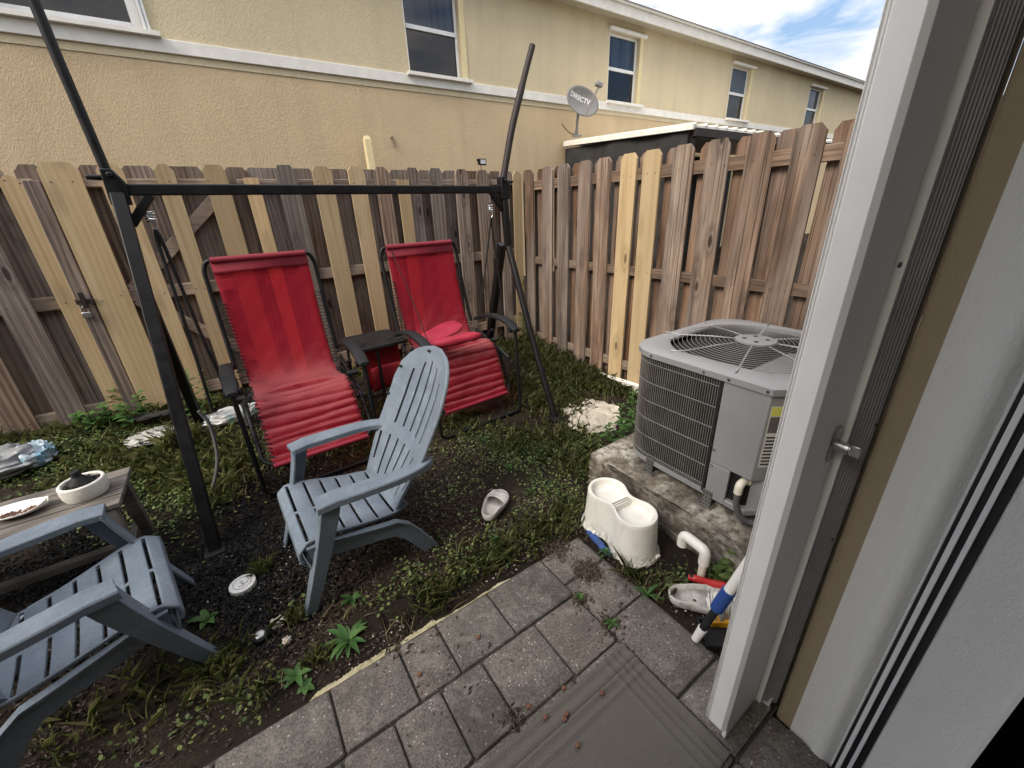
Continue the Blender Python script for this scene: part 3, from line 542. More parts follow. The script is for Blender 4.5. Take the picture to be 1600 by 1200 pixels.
def build_back_fence():
    t = thing('back_fence', 'weathered wooden board fence with some new yellow pickets along the rear of the yard', 'fence', (1.0, BY, 0))
    ox = 1.0
    front = [(.367-.07, .087, 1.767, 'n', 1), (.50, .133, 1.849, 'g', 0), (.731, .134, 1.845, 'n', 0), (.982, .127, 1.849, 'n', 0), (1.204, .115, 1.848, 'b', 0), (1.350, .095, 1.757, 'n', 1), (1.443, .124, 1.847, 'g', 0), (1.671, .127, 1.846, 'g', 0), (1.897, .129, 1.842, 'b', 0), (2.138, .124, 1.838, 'b', 0), (2.361, .10, 1.835, 'r', 0), (2.525, .095, 1.83, 'n', 0)]
    left = [(-.849, .085, 1.773, 'n', 0), (-1.10, .135, 1.80, 'g', 0), (-1.33, .135, 1.80, 'b', 0), (-1.56, .135, 1.80, 'n', 0), (-1.79, .135, 1.80, 'g', 0), (-2.02, .135, 1.80, 'g', 0), (-2.25, .135, 1.80, 'g', 0)]
    mt = {'n': M['w_new'], 'g': M['w_grey'], 'b': M['w_brown'], 'r': M['w_brown']}
    lb = {'n': 'new yellow pine picket'}
    for x, w, h, k, s in front+left:
        zb = gz(x, BY)-.02
        if s: # shorter nailed-on board in front
            picket(w, h, t, mt[k], (x+w/2-ox, -.041, 0), ((1, 0), (0, 1)), 'short new yellow picket', dog=.004, zb=zb, rails=(1.085, .38))
        else: picket(w, h, t, mt[k], (x+w/2-ox, -.022 if True else 0, 0), ((1, 0), (0, 1)), lb.get(k), zb=zb, rails=(1.735, 1.085, .38))
    def gaps(L):
        L = sorted(L); return [((a[0]+a[1]+b[0])/2, max(.12, b[0]-a[0]-a[1]+.055)) for a, b in zip(L[:-1], L[1:]) if b[0]-a[0]-a[1] < .3]
    for i, (x, w) in enumerate(gaps([f for f in front if not f[4]]+[(.25, .06)])+gaps(left+[(-.70, .1)])):
        picket(w, 1.835, t, M['w_dark'] if i % 3 else M['w_grey'], (x*1.018-ox, .046, 0), ((1, 0), (0, 1)), zb=gz(x, BY)-.03)
    for nm, z0, z1 in (('r', 1.715, 1.76), ('r', 1.045, 1.125), ('r', .335, .42)):
        for xa, xb in ((.245, 2.64), (-2.4, -.735)):
            b = MB(); b.box((xa-ox, -.004, z0), (xb-ox, .040, z1)); b.build('rail', M['w_rail'], t, bevel=.004)
    for x in (-.75, .205, 2.6): b = MB(); b.box((x-ox-.04, .064, 0), (x-ox+.04, .145, 1.72)); b.build('post', M['w_grey'], t, bevel=.004)
    b = MB(); b.box((-.775-ox, -.03, .1), (-.70-ox, .043, 1.75)); b.build('gate_post', M['black_metal'] if False else M['w_grey'], t, bevel=.004)
    # gate
    g = thing('gate', 'wooden yard gate with a diagonal brace and new yellow pickets in the rear fence', 'gate', (-.24, BY, 0))
    gx = -.24
    for x, w, h, k in ((-.694, .172, 1.84, 'n'), (-.436, .12, 1.839, 'n'), (-.20, .098, 1.84, 'n'), (.053, .132, 1.841, 'n')): picket(w, h, g, mt[k], (x+w/2-gx, -.040, 0), ((1, 0), (0, 1)), None, zb=gz(x, BY)+.01, rails=(1.735, 1.085, .38))
    for x, bw in ((-.479, .15), (-.258, .17), (-.022, .20), (.235, .15)): picket(bw, 1.835, g, M['w_dark'] if x > -.1 else M['w_brown'], (x*1.018-gx, .03, 0), ((1, 0), (0, 1)), 'dark weathered picket', zb=gz(x, BY)+.02)
    for z0, z1 in ((1.715, 1.76), (1.045, 1.125), (.335, .42)): b = MB(); b.box((-.69-gx, -.020, z0), (.20-gx, .022, z1)); b.build('rail', M['w_rail'], g, bevel=.004)
    for p, q in (((-.50, 1.115), (.16, 1.70)), ((-.50, 1.055), (.16, .44))): b = MB(); b.beam((p[0]-gx, -.0, p[1]), (q[0]-gx, -.0, q[1]), .075, .034, (0, 1, 0)); b.build('brace', M['w_rail'], g, bevel=.003)
    hp = ony(130, 470, BY-.045); b = MB(); b.box((hp[0]-.035-gx, -.052, hp[2]-.02), (hp[0]+.05-gx, -.041, hp[2]+.008)); b.box((hp[0]-.01-gx, -.057, hp[2]-.045), (hp[0]+.012-gx, -.041, hp[2]+.05)); b.build('hasp', M['rust'], g, bevel=.002)
    # padlock
    p = ony(135, 489, BY-.05); k = thing('padlock', 'small steel padlock hanging on the gate hasp', 'padlock', tuple(p))
    q = MB(); q.box((-.022, -.012, -.03), (.022, .012, .006)); q.build('lock_body', M['steel'], k, bevel=.004)
    q = MB(); q.tube(smooth_path([(-.014, 0, .004), (-.014, 0, .026), (0, 0, .040), (.014, 0, .026), (.014, 0, .004)], 5), .004, 8); q.build('shackle', M['chrome'], k)
build_back_fence()
def build_side_fence():
    RX = 2.7; t = thing('side_fence', 'brown shadow board fence with two new yellow pickets along the right side', 'fence', (RX, 2.0, 0)); oy = 2.0
    P = [(3.55, .133, 1.852, 'n'), (3.54-.0, 0, 0, ''), (3.26, .0, 0, '')]
    front = [(3.56, .125, 1.855, 'n'), (3.40, .145, 1.848, 'b'), (3.19, .145, 1.845, 'b'), (2.955, .142, 1.842, 'g'), (2.72, .143, 1.84, 'b'), (2.475, .145, 1.84, 'b'), (2.248, .143, 1.838, 'n'), (2.025, .145, 1.834, 'n'), (1.775, .145, 1.825, 'b'), (1.53, .15, 1.822, 'b'), (1.285, .15, 1.818, 'b'), (1.055, .125, 1.822, 'b'), (.80, .14, 1.82, 'b'), (.56, .14, 1.82, 'b'), (.32, .14, 1.82, 'b')]
    mt = {'n': M['w_new'], 'g': M['w_grey'], 'b': M['w_brown']}
    fy = [(3.535, 'b'), (3.262, 'b'), (3.025, 'g'), (2.772, 'b'), (2.54, 'b'), (2.308, 'n'), (2.085, 'n'), (1.828, 'b'), (1.589, 'b'), (1.345, 'b'), (1.102, 'b'), (.86, 'b'), (.62, 'b'), (.38, 'b')]
    for y, k in fy:
        picket(.148, 1.842, t, mt[k], (-.019, y-oy, 0), ((0, 1), (1, 0)), 'new yellow pine picket' if k == 'n' else None, zb=gz(RX, y)-.03, rails=(1.70, 1.0, .19))
    for i in range(len(fy)-1):
        y = (fy[i][0]+fy[i+1][0])/2-.01
        picket(.14 if i != 8 else .11, 1.84, t, M['w_back'], (.042, y-oy, 0), ((0, 1), (1, 0)), None, zb=gz(RX, y)+.0)  # back pickets coloured darker, standing in for the shade in the gaps
    for z0, z1 in ((1.66, 1.74), (.965, 1.035), (.15, .225)):
        b = MB(); b.box((0, .2-oy, z0), (.040, 3.58-oy, z1)); b.build('rail', M['w_railyp'] if z0 < .3 else M['w_raily'], t, bevel=.004)
    for y in (.3, 1.95, 3.5): b = MB(); b.box((.062, y-oy-.045, 0), (.15, y-oy+.045, 1.7)); b.build('post', M['w_grey'], t)
    # white plank at the fence foot
    o = MB().box((-.018, -.22, 0), (.018, .22, .075)).build('white_plank', M['white_trim'], loc=(2.655, 2.2, .005), bevel=.003); o.rotation_euler = (0, rad(-12), rad(6)); tag(o, 'white painted plank lying along the foot of the brown side fence', 'plank')
build_side_fence()
def build_solar():
    p = ony(753, 253, BY+.0); t = thing('solar_light', 'tiny black framed flood light on a wire above the rear fence', 'light', tuple(p), rad(14))
    q = MB(); q.box((-.045, -.014, -.026), (.045, .014, .026)); q.build('housing', M['black_plastic'], t, bevel=.005)
    q = MB(); q.box((-.03, -.018, -.017), (.03, -.0142, .017)); q.build('lamp_face', M['lamp_face'], t)
    q = MB(); q.tube([(0, .016, -.02), (.0, .016, -.12)], .004, 6); q.tube([(-.045, 0, .012), (-.062, 0, .014)], .008, 8); q.build('stem', M['black_plastic'], t)
build_solar()
# ------------------------------------------------------------------ canopy swing frame
def build_swing():
    t = thing('swing_frame', 'black metal canopy swing frame without its seat standing over the recliners', 'swing frame', (.75, 2.65, 0))
    def L(mb): mb.v = [(x-.75, y-2.65, z) for x, y, z in mb.v]; return mb
    y = 2.65; JL, JR = (-.29, y, 1.645), (1.785, y, 1.625)
    b = MB(); b.beam((JL[0]-.01, y, 1.648), (JR[0]+.01, y, 1.628), .045, .048); L(b).build('top_beam', M['black_metal'], t, bevel=.006)
    for nm, top, foot, mid in (('l', JL, (-.378, 2.105, .0), None), ('l', (-.318, y-.13, 1.22), (-.39, 3.30, .2), None), ('r', JR, (1.803, 2.092, .0), (1.79, y+.03, 1.24)), ('r', (1.787, y+.05, 1.26), (1.90, 3.22, .19), None)):
        q = MB()
        if mid:
            q.beam(top, (1.79, 2.62, 1.25), .042, .048, (0, 1, 0)); q.tube(smooth_path([(1.79, 2.63, 1.27), (1.792, 2.56, 1.10), (1.797, 2.36, .6), foot], 5), .024, 10)
        else: q.beam(top, foot, .052, .055, (0, 1, 0))
        lg = L(q).build('leg', M['black_metal'], t, bevel=.005)
        f = MB(); f.box((foot[0]-.045, foot[1]-.045, foot[2]-.01), (foot[0]+.045, foot[1]+.045, foot[2]+.03)); L(f).build('foot', M['black_plastic'], lg, bevel=.008)
    for p, q in ((( -.285, y, 1.50), (-.18, y, 1.625)), ((1.785, y, 1.49), (1.685, y, 1.61))):
        m = MB(); m.beam(p, q, .035, .04, (0, 1, 0)); L(m).build('corner_brace', M['black_metal'], t, bevel=.004)
    for J in (JL, JR):
        m = MB(); s = -1 if J is JL else 1; m.prism([(J[0]-.035, J[2]-.06), (J[0]+.035, J[2]-.06), (J[0]+.04, J[2]+.03), (J[0]+.01, J[2]+.085), (J[0]-.03, J[2]+.085)], y-.032, y+.032, 'y'); m.tube([(J[0], y-.05, J[2]+.06), (J[0], y+.05, J[2]+.06)], .012, 8)
        m.tube([(J[0]+s*.03, y, J[2]+.05), (J[0]+s*.085, y, J[2]+.055)], .012, 8); L(m).build('joint_bracket', M['black_metal'], t, bevel=.006)
    for J, F in ((JL, (-.378, 2.105, 0)),):
        for k in (.17, .22):
            c = Vector(J).lerp(Vector(F), k); m = MB(); m.tube([c+Vector((0, -.018, -.02)), c+Vector((0, -.026, -.030))], .009, 10); L(m).build('bolt', M['steel'], t)
    m = MB(); m.tube([(-.30, y, 1.70), (-.315, y, 2.1), (-.335, y, 2.9)], .019, 12); L(m).build('canopy_pole', M['black_metal'], t)
    m = MB(); m.tube(smooth_path([(1.79, y, 1.69), (1.82, y, 1.80), (1.885, y, 2.02), (1.985, y, 2.28), (2.07, y, 2.49)], 6), [.024]*18+[.021]*7, 12); L(m).build('canopy_pole', M['rust'], t)['label'] = 'bent rusty canopy pole'
    m = MB(); m.box((1.80, y+.02, 1.50), (1.835, y+.03, 1.63)); L(m).build('red_tag', M['red_plastic'], t)
    for X, Z, rods in ((-.206, 1.60, ((-.25, 2.72, .50), (-.165, 2.80, .62))), (1.672, 1.575, ((1.56, 2.70, .80), (1.76, 2.68, .72)))):
        m = MB(); H_ = [(X+.006*math.cos(a), y+.006*math.sin(a), Z-.01*a/6) for a in np.linspace(0, 6, 6)]
        m.tube([(X, y, Z+.02), (X, y, Z-.03)], .004, 8)
        m.tube([(X+.019*math.cos(a), y+.019*math.sin(a), Z-.045-.0034*a/1.0*.55) for a in np.linspace(0, 2*math.pi*4, 48)], .0042, 6)
        m.tube([(X-.017, y, Z-.05), (X-.010, y, Z-.115), (X, y, Z-.128), (X+.010, y, Z-.115), (X+.017, y, Z-.05)], .0032, 6); L(m).build('hanger_spring', M['chrome'], t)
        for e in rods:
            m = MB(); m.tube(smooth_path([(X, y, Z-.122), (X+.01*(1 if e[0] > X else -1), y+.01, Z-.2), ((X+e[0])/2, (y+e[1])/2, (Z-.13+e[2])/2), e], 5), .0085 if X < 0 else .006, 8); L(m).build('hanger_rod', M['grey_metal'], t)
    m = MB(); m.tube(smooth_path([(-.285, 2.5, .60), (-.262, 2.5, .5), (-.285, 2.49, .3), (-.372, 2.48, .10)], 5), .009, 8); L(m).build('loose_rod', M['cable'], t)
build_swing()
# ------------------------------------------------------------------ reclining sling chairs
def build_recliner(name, label, loc, rz, hw, prof, gh, right):
    """local: x lateral, -y to the front, z from the ground; prof = top, hip, knee, end (y, z)"""
    t = thing(name, label, 'recliner', loc, rz, 'red sling recliners under the swing frame')
    (ty, tz), (hy, hz), (ky, kz), (ey, ez) = prof
    ctrl = [(ty, tz), (ty-(ty-hy)*.35+.012, tz-(tz-hz)*.38), (hy+.045, hz+.13), (hy-.035, hz-.005), ((hy+ky)/2, (hz+kz)/2-.012), (ky+.03, kz+.006), (ky-.05, kz-.045), (ky+(ey-ky)*.62-.012, kz+(ez-kz)*.56), (ey, ez)]
    pts = smooth_path([(0, y, z) for y, z in ctrl], 12); Ls = [0]
    for a, b in zip(pts[:-1], pts[1:]): Ls.append(Ls[-1]+(b-a).length)
    T = Ls[-1]
    def at(s):
        s = min(max(s, 0), 1)*T
        for i in range(len(Ls)-1):
            if Ls[i+1] >= s: k = (s-Ls[i])/max(1e-9, Ls[i+1]-Ls[i]); return pts[i].lerp(pts[i+1], k), (pts[i+1]-pts[i]).normalized()
        return pts[-1], (pts[-1]-pts[-2]).normalized()
    sk = [i for i, p in enumerate(ctrl)]
    s_hip = Ls[3*12]/T; s_knee = Ls[5*12]/T
    rr_ = random.Random(int(hw*1e4)); ribs = [s_hip+.075, s_knee-.02, s_knee+.03]+[s_knee+.03+(1-s_knee-.03)*(k+rr_.uniform(-.18, .18))/7 for k in range(1, 7)]; amp = [rr_.uniform(.45, 1.1) for _ in ribs]
    def fn(u, v):
        p, d = at(v); n = Vector((0, -d.z, d.y)); 
        if n.y > 0 and n.z < 0: n = -n
        sag = -.022*(1-u*u)*(1 if v < s_hip else .6)*math.sin(math.pi*min(1, max(0, v if v < s_hip else 1-v)*1.6+.05))
        off = 0
        for i, r_ in enumerate(ribs):
            d_ = abs(v-r_)*T; d_ = abs(v-r_-.004*math.sin(u*2.3+i*1.7))*T; off -= amp[i]*(.007 if i > 1 else .004)*math.exp(-(d_/.008)**2)
            off += amp[i]*(.003 if i > 1 else .002)*math.exp(-((d_-.022)/.016)**2)
        off += .0022*math.sin(u*9+v*40)*math.sin(v*23+u*3)
        w = hw*(1-.02*math.sin(v*math.pi)) + (.0045*math.sin(v*150) if v > .35 else 0)
        return (u*w, p.y+n.y*(sag+off), p.z+n.z*(sag+off))
    V = sorted(set([k/150 for k in range(151)]))
    f = MB(); f.grid(fn, list(np.linspace(-1, 1, 17)), V); f.build('sling', M['red_more_lit' if right else 'red'], t, solid=.004, sharp=60)
    # hem sleeve at the top and the bottom tube
    h = MB(); p, d = at(.0); h.tube([(-hw*.985, p.y, p.z), (hw*.985, p.y, p.z)], .019, 14); h.build('top_hem', M['red_hem'], t)
    h = MB(); h.grid(lambda u, v: (u*hw, at(v)[0].y-.004-.012*0, at(v)[0].z-.0), [-1, 1], list(np.linspace(.0, .05, 6))); o_ = h.build('hem_band', M['red_hem'], t, solid=.0055)
    h = MB(); p, d = at(1); h.tube([(-hw*1.0, p.y, p.z), (hw*1.0, p.y, p.z)], .015, 12); h.build('bottom_hem', M['red_hem'], t)
    fx = hw+.042
    def side(s_): p, d = at(s_); n = Vector((0, -d.z, d.y)); return p
    # back frame
    P = [Vector((-fx, *side(s)[1:])) + Vector((0, .018, 0)) for s in (.44, .3, .2, .1, .04)]+[Vector((-fx+.02, ty+.01, tz-.005)), Vector((-fx+.06, ty, tz+.001))]
    Q = [Vector((-p.x, p.y, p.z)) for p in P[::-1]]
    b = MB(); b.tube(round_path(P+Q, .06, 5), .0125, 10); b.build('back_frame', M['black_metal'], t)
    e = side(1); kn = side(s_knee)
    P = [Vector((-fx, hy+.02, hz-.03)), Vector((-fx, ky+.02, kz-.05)), Vector((-fx, ky-.04, kz-.10)), Vector((-fx, ey+.03, ez+.03)), Vector((-fx+.05, ey, ez))]; Q = [Vector((-p.x, p.y, p.z)) for p in P[::-1]]
    b = MB(); b.tube(round_path(P+Q, .06, 5), .0125, 10); b.build('seat_frame', M['black_metal'], t)
    lx = fx+.035
    for nm, s1, top, ft in (('front_leg', -1, (-.27, .70), (-.30, 0)), ('rear_leg', 1, (.02, .64), (.45, 0))):
        x = lx if nm == 'front_leg' else lx-.012
        zf = gh(ft[0])+.016
        P = [(-x, .20 if s1 < 0 else top[0], .66 if s1 < 0 else top[1])] if s1 > 0 else [(-x, top[0], top[1])]
        P += [(-x, ft[0]-(.04*s1 if False else 0), zf)]; Q = [(-p[0], p[1], p[2]) for p in P[::-1]]
        b = MB(); b.tube(round_path(P+Q, .05, 5), .0125, 10); b.build(nm, M['black_metal'], t)
    b = MB()
    for s in (-1, 1):
        b = MB(); b.beam((s*(lx-.02), .25, .60), (s*(lx-.02), -.20, .46), .016, .03); b.beam((s*(lx-.02), .18, .52), (s*(lx-.02), -.05, .40), .016, .03); b.tube([(s*(fx-.01), .02, .55), (s*(lx+.02), .02, .55)], .02, 10); b.build('side_link', M['grey_metal'], t, bevel=.003)
        # arm rest: wavy top
        a = MB(); N = 18; rings = []
        for i in range(N+1):
            k = i/N; y = .27-.56*k; z = .725+.028*math.sin((k-.22)*math.pi*1.5)-.035*max(0, k-.85)/.15*.6-.02*max(0, .2-k)/.2; w = .034 if k > .12 else .022+.1*k; w *= 1-.25*max(0, k-.93)/.07; th = .030
            rings.append([(s*lx+q[0]*w, y, z+q[1]*th) for q in ((-1, -.4), (1, -.4), (1, .25), (.7, .5), (-.7, .5), (-1, .25))])
        a.loft(rings); ar = a.build('armrest', M['black_plastic'], t, bevel=.004, sharp=45)
        k = MB(); k.tube([(s*(lx-.04), -.245, .690), (s*(lx+.035), -.245, .690)], .020, 12); k.build('clamp', M['black_plastic'], ar)
        # elastic lacing
        for lname, vs in (('back_lacing', np.linspace(.17, .49, 22)), ('seat_lacing', np.linspace(.53, .965, 26))):
          l = MB()
          for i, v in enumerate(vs):
              p, d = at(v); 
              fxp = fx if v < .5 else fx
              back = Vector((0, .018, 0)) if v < .5 else Vector((0, .012, -.035))
              l.tube([(s*(hw-.012), p.y-.004, p.z+.004), (s*(hw+.012), p.y-.002, p.z+.002), (s*fxp, p.y+back.y, p.z+back.z+(.011 if i % 2 else -.011))], .0028, 5)
              l.tube([(s*(hw-.014), p.y-.006, p.z), (s*(hw-.006), p.y-.006, p.z+.001)], .0045, 6)
          l.build(lname, M['black_plastic'], t)
    return t
build_recliner('recliner', 'red sling recliner behind the blue chair, bare seat, left of the black side table', (.214, 2.643, 0), rad(0.2), .256, [(.339, 1.295), (.189, .577), (-.159, .588), (-.359, .269)], lambda y: gz(.2, 2.643+y), 0)
build_recliner('recliner', 'red sling recliner with a pillow on its seat, next to the brown side fence', (1.284, 2.609, 0), rad(1.8), .268, [(.431, 1.28), (.241, .572), (-.065, .581), (-.239, .208)], lambda y: gz(1.28, 2.609+y), 1)
def build_pillows():
    def pillow(name, label, p, q, r1, r2, up, grp=None):
        p, q = Vector(p), Vector(q); d = (q-p); Ln = d.length; d.normalize(); u = Vector(up); x = d.cross(u).normalized(); u = x.cross(d); mb = MB(); rings = []
        for i in range(17):
            k = i/16; e = (1-abs(2*k-1)**6)**.5*.9+.1 if 0 < k < 1 else .55
            rings.append([tuple(p+d*(Ln*k)+x*(r1*e*math.copysign(abs(math.cos(a))**.7, math.cos(a)))+u*(r2*e*math.copysign(abs(math.sin(a))**.8, math.sin(a)))+u*.003*math.sin(k*14+a*2)) for a in np.linspace(0, 2*math.pi, 20, endpoint=False)])
        mb.loft(rings); o = mb.build(name, M['red_solid'], None, sharp=70); c = (p+q)/2
        for v in o.data.vertices: v.co = v.co-c
        o.location = c; return tag(o, label, 'pillow', None)
    pillow('pillow', 'bright red bolster half of the headrest lying across the front of the recliner seat', (1.005, 2.50, .668), (1.40, 2.455, .682), .056, .032, (0, .1, 1))
    pillow('pillow', 'thin folded red pillow lying behind the bolster on the recliner seat', (1.01, 2.60, .665), (1.37, 2.72, .72), .085, .017, (0, -.25, 1))
    s = MB(); s.tube(smooth_path([(1.04, 3.02, 1.25), (1.045, 2.82, 1.02), (1.035, 2.545, .70)], 5), .0035, 6); c = s.build('pillow_strap', M['black_plastic']); s2 = tag(c, 'thin black elastic strap running down the red recliner back to the pillow', 'strap')
build_pillows()
def build_side_table():
    t = thing('folding_side_table', 'small black cup holder table with a red pouch between the two recliners', 'side table', (.83, 3.1, gz(.8, 3.1)), rad(3)); z = .44
    holes = [(-.10, -.135, .043), (.105, -.125, .043), (-.10, -.06, .017)]
    tp = MB(); hx, hy = .19, .21; n = 24
    def rr(ins): return [(sx*(hx-ins-.03)+.03*math.cos(rad(a)), sy*(hy-ins-.03)+.03*math.sin(rad(a))) for sx, sy, a0 in ((1, 1, 0), (-1, 1, 90), (-1, -1, 180), (1, -1, 270)) for a in range(a0, a0+91, 15)]
    A = rr(0); B = rr(.022)
    tp.loft([[(x, y, z-.022) for x, y in A], [(x, y, z) for x, y in A], [(x, y, z) for x, y in B], [(x, y, z-.006) for x, y in B]], True, True)
    to = tp.build('table_top', M['tray_black'], t, bevel=.002)
    for hx_, hy_, r in holes:
        q = MB(); q.lathe([(r+.007, z-.0055), (r+.006, z-.001), (r, z-.001), (r-.002, z-.0052)], (hx_, hy_, 0), 24, False, False); q.lathe([(r-.001, z-.0058), (.0005, z-.0056)], (hx_, hy_, 0), 24, False, True); q.build('cup_hole', M['gasket'], to)
    for s in (-1, 1):
        l = MB(); l.tube(round_path([(s*.16, -.19, z-.02), (s*.165, -.21, .02), (s*.165, .21, .02), (s*.16, .19, z-.02)], .03, 4), .010, 8); l.build('leg_frame', M['black_metal'], t)
    l = MB(); l.tube([(-.165, -.20, .06), (.165, -.20, .06)], .010, 8); l.build('cross_bar', M['black_metal'], t)
    p = MB(); p.grid(lambda u, v: (-.13+.26*u, -.165+.02*math.sin(u*3.1)-.03*math.sin(v*2.8), .08+.30*v-.02*math.sin(u*3.14)*(v > .9)), list(np.linspace(0, 1, 8)), list(np.linspace(0, .66, 8))); p.build('front_pouch', M['red_dark'], t, solid=.004)
    p = MB(); p.grid(lambda u, v: (-.14+.28*u, -.10+.01*math.sin(u*6), .07+.34*v), list(np.linspace(0, 1, 8)), list(np.linspace(0, 1, 6))); p.build('back_pouch', M['red_dark'], t, solid=.004)
    for x in (-.06, .15): p = MB(); p.box((x-.011, -.200, .05), (x+.011, -.194, z-.02)); p.build('strap', M['black_plastic'], t)
build_side_table()
# ------------------------------------------------------------------ blue grey resin garden chairs
def build_adirondack(label, loc, rz, scale=1):
    t = thing('garden_chair', label, 'garden chair', loc, rz, 'blue grey slatted garden chairs', scale); R_ = M['resin']
    # seat: lateral slats, profile y(front +) / z
    sp = smooth_path([(0, .255, .245), (0, .262, .285), (0, .235, .322), (0, .16, .322), (0, .04, .292), (0, -.08, .266), (0, -.165, .258), (0, -.205, .275)], 8)
    n = len(sp); Ls = [0]
    for a, b in zip(sp[:-1], sp[1:]): Ls.append(Ls[-1]+(b-a).length)
    def pr(s):
        s = min(max(s, 0), 1)*Ls[-1]
        for i in range(n-1):
            if Ls[i+1] >= s-1e-9: k = (s-Ls[i])/max(1e-9, Ls[i+1]-Ls[i]); return sp[i].lerp(sp[i+1], k)
        return sp[-1]
    NS = 7; gap = .012; V = [0]; gaps = []
    for i in range(1, NS):
        c = .06+(.94)*i/NS; gaps.append(len(V)); 
        if i == 1: V += [.05, .1]; gaps[-1] = len(V)
        else: V += [c-.94/NS*.5]; gaps[-1] = len(V)
        V += [c-gap/2/Ls[-1]*1.0, c+gap/2/Ls[-1]*1.0]
    V += [.97, 1.0]
    gset = set(gaps)
    def W(v): return .248-.045*v
    def sf(u, v): p = pr(v); return (u*W(v), p.y, p.z-.014*(1-u*u)*min(1, v*3)*(v > .1))
    U = [-1, -.94, -.6, -.25, -.035, .035, .25, .6, .94, 1]
    s = MB(); s.grid(sf, U, V, lambda i, j: (j in gset) and i not in (0, 8) and i != 4)
    s.build('seat', R_, t, solid=.013, bevel=.004, seg=3, soff=0)
    # back: vertical slats, concave, with a band at arm height
    def bp(v): # side profile along the back
        q = [(-.165, .262), (-.205, .33), (-.285, .45), (-.335, .53), (-.42, .68), (-.475, .80), (-.515, .895)]
        k = v*(len(q)-1); i = min(int(k), len(q)-2); f = k-i
        return q[i][0]*(1-f)+q[i+1][0]*f, q[i][1]*(1-f)+q[i+1][1]*f
    def half(v): # half width outline
        xs = [0, .16, .33, .45, .6, .72, .82, .9, .95, .985, 1.0]; ws = [.2, .213, .244, .252, .254, .254, .234, .192, .146, .082, .035]
        return float(np.interp(v, xs, ws))
    def bf(u, v):
        y, z = bp(v); w = half(v); return (u*w, y+.058*(u*w/.25)**2-.022, z)
    ns = 6; gw = .062; U = [-1, -.965]
    e = list(np.linspace(-.86, .86, ns+1)); U = [-1, -.95]; gcol = []
    for x in e[0:]: gcol.append(len(U)); U += [x-gw/2, x+gw/2]
    U += [.95, 1]
    U2 = []
    VB = [0, .03, .10, .17, .24, .30, .345, .40, .46, .5, .54, .58, .64, .70, .76, .80, .84, .87, .90, .925, .95, .97, .985, 1.0]
    top = {0: .70, 1: .80, 2: .86, 3: .885, 4: .86, 5: .80, 6: .70}
    def skip(i, j):
        if i in gcol:
            k = gcol.index(i); v = VB[j]
            if .03 <= v < .345: return 0 < k < 6 or v > .1
            if .46 <= v < top[k] and 0 < k < 6: return True
        return False
    b = MB(); b.grid(bf, U, VB, skip); b.build('backrest', R_, t, solid=.013, bevel=.0022, seg=2, soff=0)
    rim = MB(); ring = [bf(-1, v) for v in np.linspace(.36, 1, 26)]+[bf(1, v) for v in np.linspace(1, .36, 26)]
    rim.tube([(x, y-.004, z) for x, y, z in ring], .009, 8); rim.build('back_rim', R_, t)
    for k in (-.55, 0, .5): pass
    for s_ in (-1, 1):
        # arm: plan outline swept down
        out = smooth_path([(s_*.300, .165, 0), (s_*.312, .04, 0), (s_*.316, -.10, 0), (s_*.305, -.22, 0), (s_*.270, -.31, 0), (s_*.225, -.345, 0)], 5)
        inn = smooth_path([(s_*.215, .155, 0), (s_*.222, .04, 0), (s_*.232, -.08, 0), (s_*.237, -.18, 0), (s_*.225, -.25, 0), (s_*.205, -.29, 0)], 5)
        a = MB(); rings = []
        for i, (o, q) in enumerate(zip(out, inn)):
            k = i/(len(out)-1); z = .515-.030*k-.012*max(0, .12-k)/.12; th = .016; sk = .030
            d = (o-q)
            rings.append([(q.x, q.y, z-th-.012), (q.x, q.y, z-.004), (q.x+d.x*.06, q.y+d.y*.06, z), (o.x-d.x*.05, o.y-d.y*.05, z+.001), (o.x, o.y, z-.005), (o.x, o.y, z-sk), (o.x-d.x*.08, o.y-d.y*.08, z-sk), (o.x-d.x*.1, o.y-d.y*.1, z-th), (q.x+d.x*.1, q.y+d.y*.1, z-th)])
        a.loft(rings); a.build('arm', R_, t, bevel=.0015, seg=1, sharp=30)
        # front leg: L section, leaning forward towards the foot
        l = MB(); rings = []
        for k in np.linspace(0, 1, 8):
            z = .492*(1-k); y = .150+.155*k**1.15; x = s_*(.292-.034*k); w = .078-.034*k; dp = .075-.030*k; th = .010
            Pq = [(x, y), (x-s_*w, y), (x-s_*w, y-th), (x-s_*th, y-th), (x-s_*th, y-dp), (x, y-dp)]
            rings.append([(p[0], p[1], z) for p in Pq])
        l.loft(rings); l.build('front_leg', R_, t, bevel=.002, seg=1)
        # side rail running into the rear leg
        top_ = smooth_path([(.235, .318), (.15, .300), (.02, .262), (-.10, .238), (-.17, .225), (-.235, .150), (-.30, .022)], 5) if False else None
        tp = [(.232, .312), (.16, .306), (.06, .280), (-.05, .255), (-.13, .240), (-.185, .20), (-.235, .125), (-.285, .035), (-.300, .0)]
        bt = [(.225, .235), (.16, .222), (.06, .200), (-.05, .178), (-.11, .160), (-.15, .125), (-.190, .065), (-.222, .012), (-.230, .0)]
        r = MB(); rings = []
        for i, (p, q) in enumerate(zip(tp, bt)):
            k = i/(len(tp)-1); x = s_*(.240-.004*k+.02*max(0, k-.5)); rings.append([(x, p[0], p[1]), (x-s_*.011, p[0], p[1]), (x-s_*.011, q[0], q[1]), (x, q[0], q[1])])
        r.loft(rings); fl = MB()
        rings = []
        for i, p in enumerate(tp):
            k = i/(len(tp)-1); x = s_*(.240-.004*k+.02*max(0, k-.5)); rings.append([(x+s_*.014, p[0], p[1]+.001), (x-s_*.016, p[0], p[1]+.001), (x-s_*.016, p[0]-.004, p[1]-.008), (x+s_*.014, p[0]-.004, p[1]-.008)])
